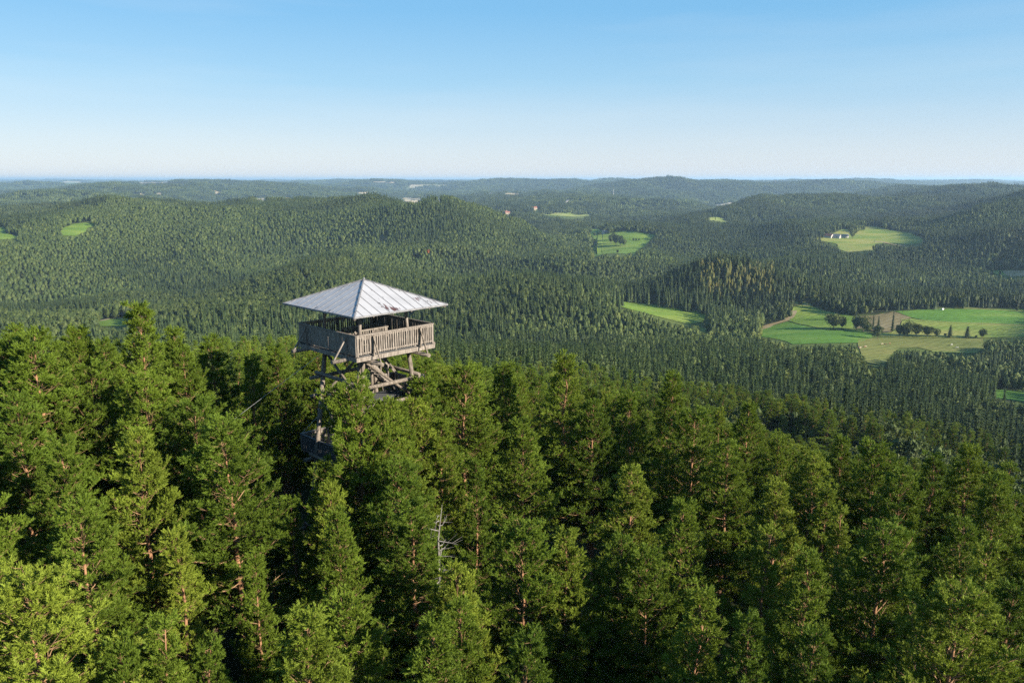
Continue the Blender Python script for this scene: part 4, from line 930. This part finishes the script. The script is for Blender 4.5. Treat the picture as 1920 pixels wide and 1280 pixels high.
for b, l in rowsd.items():
    l.sort(key=lambda p: p[7]); n = len(l)
    for k, p in enumerate(l):
        fromright = k > n // 2; q = n - 1 - k if fromright else k
        form = ('broad', 'upright', 'wide spreading', 'slim', 'full', 'heavy branched', 'loose', 'narrow', 'leaning')[p[4]]
        lab[id(p)] = "%s pine, %s from the %s in the %s row of tops from below" % (form, ORD[min(q, 39)], 'right' if fromright else 'left', ORD[nrow - b])
def pine_thing(fm): return [("trunk", PINES[fm][0]), ("branch", PINES[fm][1]), ("crown", PINES[fm][2])]
for p in chosen:
    x, y, z, H, fm, wf, hr, px, py, rv, inv = p
    root = bpy.data.objects.new("pine_tree", None); COL.objects.link(root); root.location = (x, y, z - .15); s = H / (18 if fm == 8 else 16); root.scale = (s * wf, s * wf, s); root.rotation_euler = (0, 0, 0 if hr == 2 else rng.uniform(0, 6.28))
    tag(root, hk.get(id(p)) or lab[id(p)], 'pine tree', 'scots pines on the home hill')
    for nm, me in pine_thing(fm):
        c = bpy.data.objects.new(nm, me); COL.objects.link(c); c.parent = root
SRC_P = make_src("pine_forms", PINE_J)
rp = np.array([(p[0], p[1], p[2] - .15) for p in rest]); rs = np.array([(p[3] / 16 * p[5], p[3] / 16 * p[5], p[3] / 16) for p in rest])
gn_forest("pine_woods", rp, [p[4] for p in rest], rs, np.column_stack([np.zeros((len(rest), 2)), rng.uniform(0, 6.28, len(rest))]), np.zeros(len(rest)), SRC_P, 'smaller crowns of the pine wood at the edge of the home hill')
# ---- the rest of the near and middle forest: instanced single trees
FORMS = [SPRUCE_J[0], SPRUCE_J[1], SPRUCE_J[2], SPRUCE_J[3], PINE_LOW0 := low('p', 201), low('p', 202), low('p', 203), low('p', 204), LEAFY_J[0], LEAFY_J[1], LEAFY_J[2],
         low('s', 205), low('s', 206), low('s', 207), low('d', 208), low('d', 209), low('y', 210), low('y', 211), PINE_J[1], PINE_J[3], PINE_J[4]]
HF = np.array([20.] * 4 + [17.] * 4 + [14.] * 3 + [20.] * 3 + [14.] * 2 + [19.] * 2 + [16.] * 3)
SRC_F = make_src("forest_forms", FORMS)
q = ~single; X, Y, Z, r, kd, HH, tt = (a[q] for a in (X, Y, Z, r, kd, HH, tt)); n = len(X); u = rng.random(n)
idx = np.where(kd == 0, np.where(r < 650, (u * 4).astype(int), 11 + (u * 3).astype(int)), np.where(kd == 1, np.where(r < 330, 18 + (u * 3).astype(int), 4 + (u * 4).astype(int)), np.where(kd == 2, np.where(r < 650, 8 + (u * 3).astype(int), 14 + (u * 2).astype(int)), 16 + (u * 2).astype(int))))
sz = HH / HF[idx]; sw = sz * rng.uniform(1.0, 1.3, n) * np.where(kd == 1, 1.14, 1.0) * np.where(r > 1300, 1.15, 1.0)
gn_forest("forest", np.column_stack([X, Y, Z - .3]), idx, np.column_stack([sw, sw, sz]), np.column_stack([rng.normal(size=(n, 2)) * .03, rng.uniform(0, 6.28, n)]), tt, SRC_F, 'dense conifer forest covering the slopes, valley floor and middle hills')
# ---- far hills: patches of woodland
X, Y = rows(2290, 42000, lambda r: max(19., r * .0062)); Z = ground(X, Y); r = np.hypot(X, Y); ok = visible(X, Y, Z, 18., 10.); X, Y, Z, r = X[ok], Y[ok], Z[ok], r[ok]
sc = np.maximum(1., r * .0062 / 19.); hz = np.minimum(sc, 1.0) ; ok = ~in_view_of_meadow(X, Y, Z, 19 * sc ** .5, 7. * sc)
open_land = open_far(X, Y)
X, Y, Z, r, sc = (a[ok & ~open_land] for a in (X, Y, Z, r, sc)); n = len(X); kd = species(X, Y, Z); kd[kd == 3] = 1; u = rng.random(n)
SRC_W = make_src("woodland_forms", [patch('s', 301), patch('s', 302), patch('p', 303), patch('p', 304), patch('p', 305), patch('d', 306), patch('d', 307)])
idx = np.where(kd == 0, (u * 2).astype(int), np.where(kd == 1, 2 + (u * 3).astype(int), 5 + (u * 2).astype(int)))
print("patches", n)
gn_forest("forest", np.column_stack([X, Y, Z - .5]), idx, np.column_stack([sc * 1.05, sc * 1.05, rng.uniform(.85, 1.15, n) * np.minimum(sc, 1.6) ** .5]), np.column_stack([np.zeros((n, 2)), rng.uniform(0, 6.28, n)]), forest_tint(X, Y), SRC_W, 'blue hazed woods covering the far hills up to the horizon')
# ---------------------------------------------------------------- trees standing alone or in hedges by the meadows (photo foot, photo height)
def foot(px, py):
    x, y, z = hit([px], [py]); return float(x[0]), float(y[0]), float(z[0])
def stand(px, py, hpx, form, label, group, wf=1.0):
    x, y, z = foot(px, py); dist = y * CP - z * SP; H = hpx / F * dist * 1.03
    me, H0, nm, cat = {'d': (LEAFY_J[int(rng.integers(3))], 14., 'broadleaf_tree', 'broadleaf tree'), 's': (SPRUCE_J[int(rng.integers(4))], 20., 'spruce_tree', 'spruce'),
                       'p': (PINE_J[7], 16., 'pine_tree', 'pine tree'), 'y': (LEAFY_J[1], 14., 'broadleaf_tree', 'broadleaf tree')}[form]
    s = H / H0; return copy_plain(me, nm, x, y, z - .1, (s * wf, s * wf, s), rng.uniform(0, 6.28), label, cat, group, .12 if form == 'y' else 0)
G1 = 'trees of the hedgerow across the right meadows'
for a, b, h, f, l, w in ((822, 868, 92, 'd', 'largest round tree of the hedge, at its left end', 1.0), (868, 866, 74, 'd', 'round tree touching the largest hedge tree', .9), (948, 868, 78, 'd', 'first leafy tree right of the gap in the hedge', .9), (985, 876, 84, 'd', 'full leafy tree before the stubble corner', .9),
                         (1036, 872, 84, 's', 'thin spruce in the hedge, left one of the pointed pair', .7), (1064, 878, 84, 's', 'thin spruce in the hedge, right one of the pointed pair', .75), (1062, 918, 74, 'd', 'round tree standing forward of the hedge at the pasture corner', .95),
                         (1142, 882, 110, 's', 'tall slim spruce alone against the stubble field', .62), (1182, 902, 62, 'd', 'low bushy tree right of the tall slim spruce', 1.1), (1225, 904, 84, 'd', 'dark leafy tree with a thin leader', 1.0), (1272, 906, 72, 'd', 'round dark tree closing the bushy group', 1.0),
                         (1332, 907, 64, 'd', 'round hedge tree standing just clear of the bushy group', 1.1), (1386, 908, 48, 'd', 'smallest round tree of the hedge', .95), (1456, 910, 66, 's', 'pointed dark tree standing free on the lime meadow', .9), (1550, 912, 62, 's', 'conical dark tree standing free farthest right', .95),
                         (1632, 914, 52, 'd', 'small dark tree at the right end of the hedge', .9), (1210, 905, 50, 'd', 'low bush filling the hedge below the leader', 1.1), (1008, 884, 50, 'd', 'low bush at the foot of the pointed pair', 1.0)):
    (cx_, cy_), = z5([(a, b)]); stand(cx_, cy_, h / 2.909 * 1.05, f, l, G1, w * (1.45 if f == 'd' else 2.6 if a > 1400 else 1.5))
G2 = 'single trees by the right meadows'
for a, b, h, f, l, w in ((715, 738, 88, 'y', 'pale leafy tree at the forest edge above the green meadow', .85), (925, 372, 60, 'd', 'large round tree right of the farm buildings', 1.0), (975, 322, 46, 'd', 'round tree on the crest above the farm', 1.0), (725, 352, 46, 's', 'slim tree left of the farm', .7), (775, 350, 36, 'd', 'small tree touching the red roofed farmhouse', .9),
                         (1655, 728, 60, 'y', 'broad pale tree in the shade right of the great meadow', 1.6), (1715, 726, 58, 'y', 'broad pale tree, right one of the pair in the shade', 1.6), (1822, 768, 26, 'd', 'small bush on the far margin of the great meadow', 1), (1730, 575, 30, 'd', 'small tree before the dry field', .9), (178, 272, 40, 's', 'slim spruce beside the tiny far meadow', .6),
                         (1430, 905, 22, 'd', 'little hedge bush left of the pointed free tree', 1), (1600, 914, 18, 'd', 'little hedge bush right of the conical free tree', 1.2)):
    (cx_, cy_), = z5([(a, b)]); stand(cx_, cy_, h / 2.909, f, l, G2, w)
G3 = 'trees on the meadows in the middle valley'
for a, b, h, f, l, w in ((280, 660, 190, 's', 'slim dark tree at the left edge of the valley meadow', .7), (700, 400, 200, 'd', 'left tree of the grove in the valley meadow', 1.0), (800, 430, 230, 'd', 'tallest tree of the grove in the valley meadow', 1.0), (890, 445, 220, 'd', 'front tree of the grove in the valley meadow', .9), (960, 440, 150, 'd', 'right tree of the grove in the valley meadow', 1.0), (740, 330, 160, 'd', 'back tree of the grove in the valley meadow', 1.0),
                         (350, 420, 120, 'd', 'round tree at the left edge of the valley meadow', 1.1), (380, 235, 60, 'd', 'low tree left of the white house', 1.3), (470, 225, 70, 'd', 'dark tree touching the white house', 1.2), (720, 180, 90, 'd', 'tree right of the white house', 1.1), (810, 170, 80, 'd', 'tree at the forest margin behind the grove', 1.1), (830, 590, 80, 'd', 'round tree breaking the lower edge of the valley meadow', 1.1),
                         (1150, 330, 50, 'd', 'left bush of the short row across the valley meadow', 1.2), (1200, 335, 50, 'd', 'middle bush of the short row across the valley meadow', 1.2), (1260, 340, 55, 'd', 'right bush of the short row across the valley meadow', 1.2), (1440, 190, 70, 'd', 'left tree on the far margin of the valley meadow', 1.2), (1560, 190, 70, 'd', 'middle tree on the far margin of the valley meadow', 1.2), (1680, 200, 100, 'd', 'right tree on the far margin of the valley meadow', 1.0)):
    (cx_, cy_), = z6([(a, b)]); stand(cx_, cy_, h / 10.67, f, l, G3, w * (1.3 if f == 'd' else 1))
stand(172, 443, 13, 's', 'dark spruce at the right edge of the small hillside meadow', 'trees by the left hillside meadow', .7); stand(176, 444, 11, 's', 'second dark spruce by the small hillside meadow', 'trees by the left hillside meadow', .7)
stand(150, 622, 30, 'd', 'wide round leafy tree left of the small round meadow', 'trees by the small round meadow', 1.4); stand(135, 619, 24, 'd', 'lower round leafy tree left of the small round meadow', 'trees by the small round meadow', 1.2)
o = stand(803, 484, 17, 'd', 'rust red dead tree in the middle of the green hillside', 'discoloured trees', .7)
me = LEAFY_J[1].copy(); me.materials[1] = M['rust_leaf']; o.data = me
o = stand(297, 592, 15, 'd', 'yellowing tree above the small round meadow', 'discoloured trees', .9); me = LEAFY_J[2].copy(); me.materials[1] = M['larch']; o.data = me
# ---------------------------------------------------------------- bleached dead tree in the pine wood
def dead_tree(px, pyt, H, label, seed):
    x, y = solve_top(px, pyt, H); z = float(ground(np.array([x]), np.array([y]))[0]); g = np.random.default_rng(seed); t = TB(); b = TB()
    zs = np.linspace(0, H, 10); st = np.column_stack([g.normal(size=10) * .05, g.normal(size=10) * .05, zs]); t.tube(st, .13 * (1 - zs / H) ** .7 + .012, 8)
    for k in range(30):
        zz = H * (.5 + .48 * k / 30); a = g.uniform(0, 6.28); L_ = g.uniform(.5, 1.6) * (1.25 - zz / H) * 1.6; p0 = np.array([0, 0, zz]); d = np.array([math.cos(a), math.sin(a), g.uniform(-.25, .5)])
        p1 = p0 + d * L_ * .5; p2 = p0 + d * L_ + [0, 0, g.uniform(-.1, .35)]; b.tube(np.array([p0, p1, p2]), [.035, .022, .008], 4)
        for q in range(3): e = p0 + (p2 - p0) * g.uniform(.4, .95); b.tube(np.array([e, e + g.normal(size=3) * .22 + d * .15]), [.012, .005], 3)
    root = empty("dead_tree", (x, y, z)); tag(root, label, 'dead tree'); link("trunk", t.mesh("trunk", M['deadwood']), root); link("branch", b.mesh("branch", M['deadwood']), root)
dead_tree(822, 948, 15.2, 'bleached grey dead tree without needles below right of the tower', 3)
# bare orange pine stem rising in front of the tower is part of its tree; the leaning one beside it:
# ---------------------------------------------------------------- farm buildings
M['white_wall'] = two_tone("whitewash", (.34, .32, .29), (.46, .44, .41), 1.2); M['tiles'] = two_tone("red_roof_tiles", (.20, .08, .055), (.30, .12, .085), 2.0)
M['grey_roof'] = two_tone("grey_roof_sheet", (.10, .105, .12), (.17, .175, .19), 1.5, .5); M['brown_board'] = two_tone("brown_boards", (.11, .07, .045), (.2, .13, .08), 2.5); M['glass'] = two_tone("dark_window", (.02, .025, .03), (.04, .045, .05), 1, .15)
M['tan_wall'] = two_tone("tan_render", (.28, .23, .17), (.38, .31, .24), 1.2)
def house(px, py, L_, Wd, Hw, Hr, rz, wall, roofm, label, cat, nm, chim=True, win=True):
    x, y, z = foot(px, py); root = empty(nm, (x, y, z + .2), rz); tag(root, label, cat, 'buildings in the valley')
    w = MB(); w.add([(-L_ / 2, -Wd / 2, -2), (L_ / 2, -Wd / 2, -2), (L_ / 2, Wd / 2, -2), (-L_ / 2, Wd / 2, -2), (-L_ / 2, -Wd / 2, Hw), (L_ / 2, -Wd / 2, Hw), (L_ / 2, Wd / 2, Hw), (-L_ / 2, Wd / 2, Hw), (-L_ / 2, 0, Hw + Hr), (L_ / 2, 0, Hw + Hr)],
                    [(0, 1, 5, 4), (2, 3, 7, 6), (1, 2, 6, 9, 5), (3, 0, 4, 8, 7), (3, 2, 1, 0)]); w.build("wall", M[wall], root)
    ro = MB(); e = .6
    for s in (-1, 1):
        k = Hr / (Wd / 2); y1 = s * (Wd / 2 + e); z1 = Hw - e * k + .1; zt = Hw + Hr + .1
        v = [(-L_ / 2 - e, y1, z1), (L_ / 2 + e, y1, z1), (L_ / 2 + e, 0, zt), (-L_ / 2 - e, 0, zt)]; ro.add(v + [(a, b, c + .22) for a, b, c in v], [(0, 1, 2, 3), (7, 6, 5, 4), (0, 4, 5, 1), (1, 5, 6, 2), (3, 2, 6, 7), (0, 3, 7, 4)])
    rf = ro.build("roof", M[roofm], root)
    if chim: MB().box(L_ * .18, L_ * .18 + .9, -.45, .45, Hw + Hr - .6, Hw + Hr + 1.3).build("chimney", M['tan_wall'], rf)
    if win:
        for k in range(3):
            for s in (-1, 1): MB().box(-L_ * .32 + k * L_ * .26, -L_ * .32 + k * L_ * .26 + 1.2, s * (Wd / 2 + .03) - .05, s * (Wd / 2 + .03) + .05, Hw * .35, Hw * .75).build("window", M['glass'], root)
        MB().box(L_ / 2 - .02, L_ / 2 + .06, -.6, .6, 0, 2.2).build("door", M['brown_board'], root)
def z4(a, b): return 1450 + a / 6.4, 400 + b / 6.4
house(*z4(665, 292), 17, 10, 4.6, 4.6, -.9, 'white_wall', 'tiles', 'white farmhouse with red tiled roof at the meadow edge', 'farmhouse', 'farmhouse')
house(*z4(745, 296), 22, 10, 4.6, 4.4, -.75, 'white_wall', 'grey_roof', 'farm barn with dark grey roof beside the red roofed farmhouse', 'barn', 'barn', False)
house(*z4(835, 292), 24, 8, 4.2, 3.2, .12, 'white_wall', 'grey_roof', 'long low farm shed with grey roof right of the barn', 'shed', 'farm_shed', False)
house(*z4(955, 168), 20, 9, 4, 3.6, .1, 'brown_board', 'tiles', 'brown boarded barn with red roof on the crest above the farm', 'barn', 'barn', False, False)
house(1080 + 575 / 10.67, 420 + 195 / 10.67, 15, 10, 4.5, 4.5, .6, 'white_wall', 'grey_roof', 'white house among trees at the top of the valley meadow', 'house', 'country_house')
for (a, b, rz, wl_, rf_, l) in ((655, 205, .3, 'tan_wall', 'tiles', 'tan village house left of the others above the pale far meadow'), (690, 190, -.4, 'white_wall', 'tiles', 'pale village house with red roof in the middle of the far village'), (775, 195, .8, 'tan_wall', 'grey_roof', 'pale village house at the right of the far village'),
                               (1060, 122, .1, 'white_wall', 'grey_roof', 'long white building beyond the far village'), (330, 262, .2, 'tan_wall', 'tiles', 'tan house on the forest edge left of the far village'), (300, 250, -.6, 'tan_wall', 'tiles', 'smaller tan house on the forest edge left of the far village'), (1160, 262, .4, 'tan_wall', 'tiles', 'small house by the pale far meadow')):
    house(900 + a / 6.4, 360 + b / 6.4, 20, 12, 5.5, 5, rz, wl_, rf_, l, 'house', 'village_house', False, False)
for (a, b, l) in ((708, 249, 'small pale house high in the woods on the left hill'), (785, 258, 'second small house right of the pale one on the left hill')): house(a / 3, 320 + b / 3, 15, 10, 4, 4, .5, 'tan_wall', 'grey_roof', l, 'house', 'country_house', False, False)
house(1453.5, 345, 22, 14, 16, 8, .5, 'white_wall', 'grey_roof', 'tiny white building on the blue hill near the horizon', 'building', 'hill_building', False, False)
# ---------------------------------------------------------------- radio mast
x, y, z = foot(1150, 373); rm = empty("radio_mast", (x, y, z), 0); tag(rm, 'thin pale radio mast above the woods near the horizon', 'mast')
Hm = 62.; ml = MB()
for k in range(3):
    a = k * 2.094; ml.tube([(1.9 * math.cos(a), 1.9 * math.sin(a), 0), (.8 * math.cos(a), .8 * math.sin(a), Hm)], .28, 6)
for q in range(20):
    for k in range(3):
        a, b = k * 2.094, (k + 1) * 2.094; r0, r1 = 1.9 - 1.1 * q / 20, 1.9 - 1.1 * (q + 1) / 20; ml.tube([(r0 * math.cos(a), r0 * math.sin(a), Hm * q / 20), (r1 * math.cos(b), r1 * math.sin(b), Hm * (q + 1) / 20)], .12, 4)
M['mast'] = two_tone("mast_paint", (.6, .58, .56), (.75, .73, .7), 1); ml.build("lattice", M['mast'], rm); MB().tube([(0, 0, Hm), (0, 0, Hm + 9)], .2, 6).build("antenna", M['mast'], rm)
# ---------------------------------------------------------------- grazing cattle, hay bale
M['cow_cream'] = two_tone("cream_hide", (0.37, 0.30, 0.20), (0.47, 0.40, 0.29), .6); M['cow_brown'] = two_tone("brown_hide", (.18, .10, .06), (.26, .15, .09), .8); M['cow_white'] = two_tone("white_hide", (0.36, 0.34, 0.30), (0.48, 0.47, 0.43), .5)
def cow_mesh(nm, m, graze):
    me = bpy.data.meshes.new(nm); V = [(0, 0, 1.05), (-.75, 0, 1.08), (.62, 0, 1.1), (1.0, 0, 1.2), (1.25, 0, .75 if graze else 1.35), (1.42, 0, .3 if graze else 1.42), (1.62, 0, .12 if graze else 1.25)]
    E_ = [(0, 1), (0, 2), (2, 3), (3, 4), (4, 5), (5, 6)]; rad = [.40, .34, .36, .26, .17, .17, .09]
    for sy in (-1, 1):
        b = len(V); V += [(.62, sy * .2, .78), (.62, sy * .2, .42), (.64, sy * .2, .03)]; E_ += [(2, b), (b, b + 1), (b + 1, b + 2)]; rad += [.14, .075, .06]
        b = len(V); V += [(-.72, sy * .2, .82), (-.62, sy * .2, .60), (-.82, sy * .2, .40), (-.78, sy * .2, .03)]; E_ += [(1, b), (b, b + 1), (b + 1, b + 2), (b + 2, b + 3)]; rad += [.19, .11, .075, .06]
    b = len(V); V += [(-1.08, 0, 1.2), (-1.16, 0, .7)]; E_ += [(1, b), (b, b + 1)]; rad += [.05, .035]
    for sy in (-1, 1): b = len(V); V += [(V[5][0] - .06, sy * .24, V[5][2] + .12)]; E_ += [(5, b)]; rad += [.04]
    me.from_pydata(V, E_, []); me.materials.append(m); me.skin_vertices.new() if hasattr(me.skin_vertices, 'new') else None
    return me, rad
def cow(px, py, rz, mk, graze, label, lying=False):
    x, y, z = foot(px, py); me, rad = cow_mesh("cow", M[mk], graze); o = link("cow", me, None, (x, y, z + .45 - (.38 if lying else 0))); o.rotation_euler = (0, 0, rz)
    sk = o.modifiers.new("skin", 'SKIN')
    if not me.skin_vertices:
        bm_ = __import__('bmesh').new(); bm_.from_mesh(me); bm_.verts.layers.skin.verify(); bm_.to_mesh(me); bm_.free()
    for k, v in enumerate(me.skin_vertices[0].data): v.radius = (rad[k], rad[k]); v.use_root = k == 0
    ss = o.modifiers.new("smooth", 'SUBSURF'); ss.levels = 1; ss.render_levels = 1
    tag(o, label, 'cow', 'cattle grazing on the olive pasture')
def zb(a, b): return 1560 + a / 6.4, 560 + b / 6.4
cow(*zb(335, 604), .4, 'cow_cream', False, 'cream cow standing at the left side of the pasture'); cow(*zb(346, 600), 1.9, 'cow_cream', True, 'cream cow close beside the standing cream cow'); cow(*zb(322, 596), 2.8, 'cow_brown', True, 'brown cow at the far left of the small herd')
cow(*zb(388, 592), .1, 'cow_brown', True, 'brown cow grazing right of the cream cows'); cow(*zb(402, 586), 3.0, 'cow_cream', True, 'pale cow right of the brown grazing cow'); cow(*zb(598, 556), .2, 'cow_cream', True, 'pale cow in the upper middle of the pasture'); cow(*zb(640, 560), 2.7, 'cow_brown', True, 'dark cow beside the pale one in the upper pasture')
cow(*zb(690, 550), .5, 'cow_brown', True, 'brown cow farthest right in the sunlit upper pasture'); cow(*zb(1432, 566), .3, 'cow_white', True, 'white cow in the shaded part of the pasture, upper one'); cow(*zb(1500, 600), 2.9, 'cow_white', True, 'white cow in the shaded part of the pasture, lower one')
x, y, z = foot(*zb(1325, 140)); M['wrap'] = two_tone("white_bale_wrap", (.7, .7, .7), (.85, .85, .85), 1, .4)
hb = MB().tube([(-.62, 0, .66), (-.60, 0, .66), (.60, 0, .66), (.62, 0, .66)], [.5, .66, .66, .5], 18).build("hay_bale", M['wrap'], None, (x, y, z + .4)); hb.scale = (1.6, 1.6, 1.6); hb.rotation_euler = (0, 0, .3)
tag(hb, 'white wrapped hay bale on the far edge of the great meadow', 'hay bale')
# ---------------------------------------------------------------- haze
hzm = bpy.data.materials.new("air"); hzm.use_nodes = True; hn = hzm.node_tree.nodes; hn.remove(hn["Principled BSDF"])
pv = hn.new("ShaderNodeVolumePrincipled"); pv.inputs["Color"].default_value = (.52, .75, 1.0, 1); pv.inputs["Density"].default_value = 5.4e-5; pv.inputs["Anisotropy"].default_value = 0.2
hzm.node_tree.links.new(pv.outputs[0], hn["Material Output"].inputs["Volume"])
zmin, zmax = float(GZ.min()) - 2, max(float(GZ[:nf].max()) + 35, 12.)
h = MB().box(-72000, 72000, -72000, 72000, zmin, zmax).build("haze", hzm); tag(h, kind='stuff')
print("trees and scene built; z range", zmin, zmax)
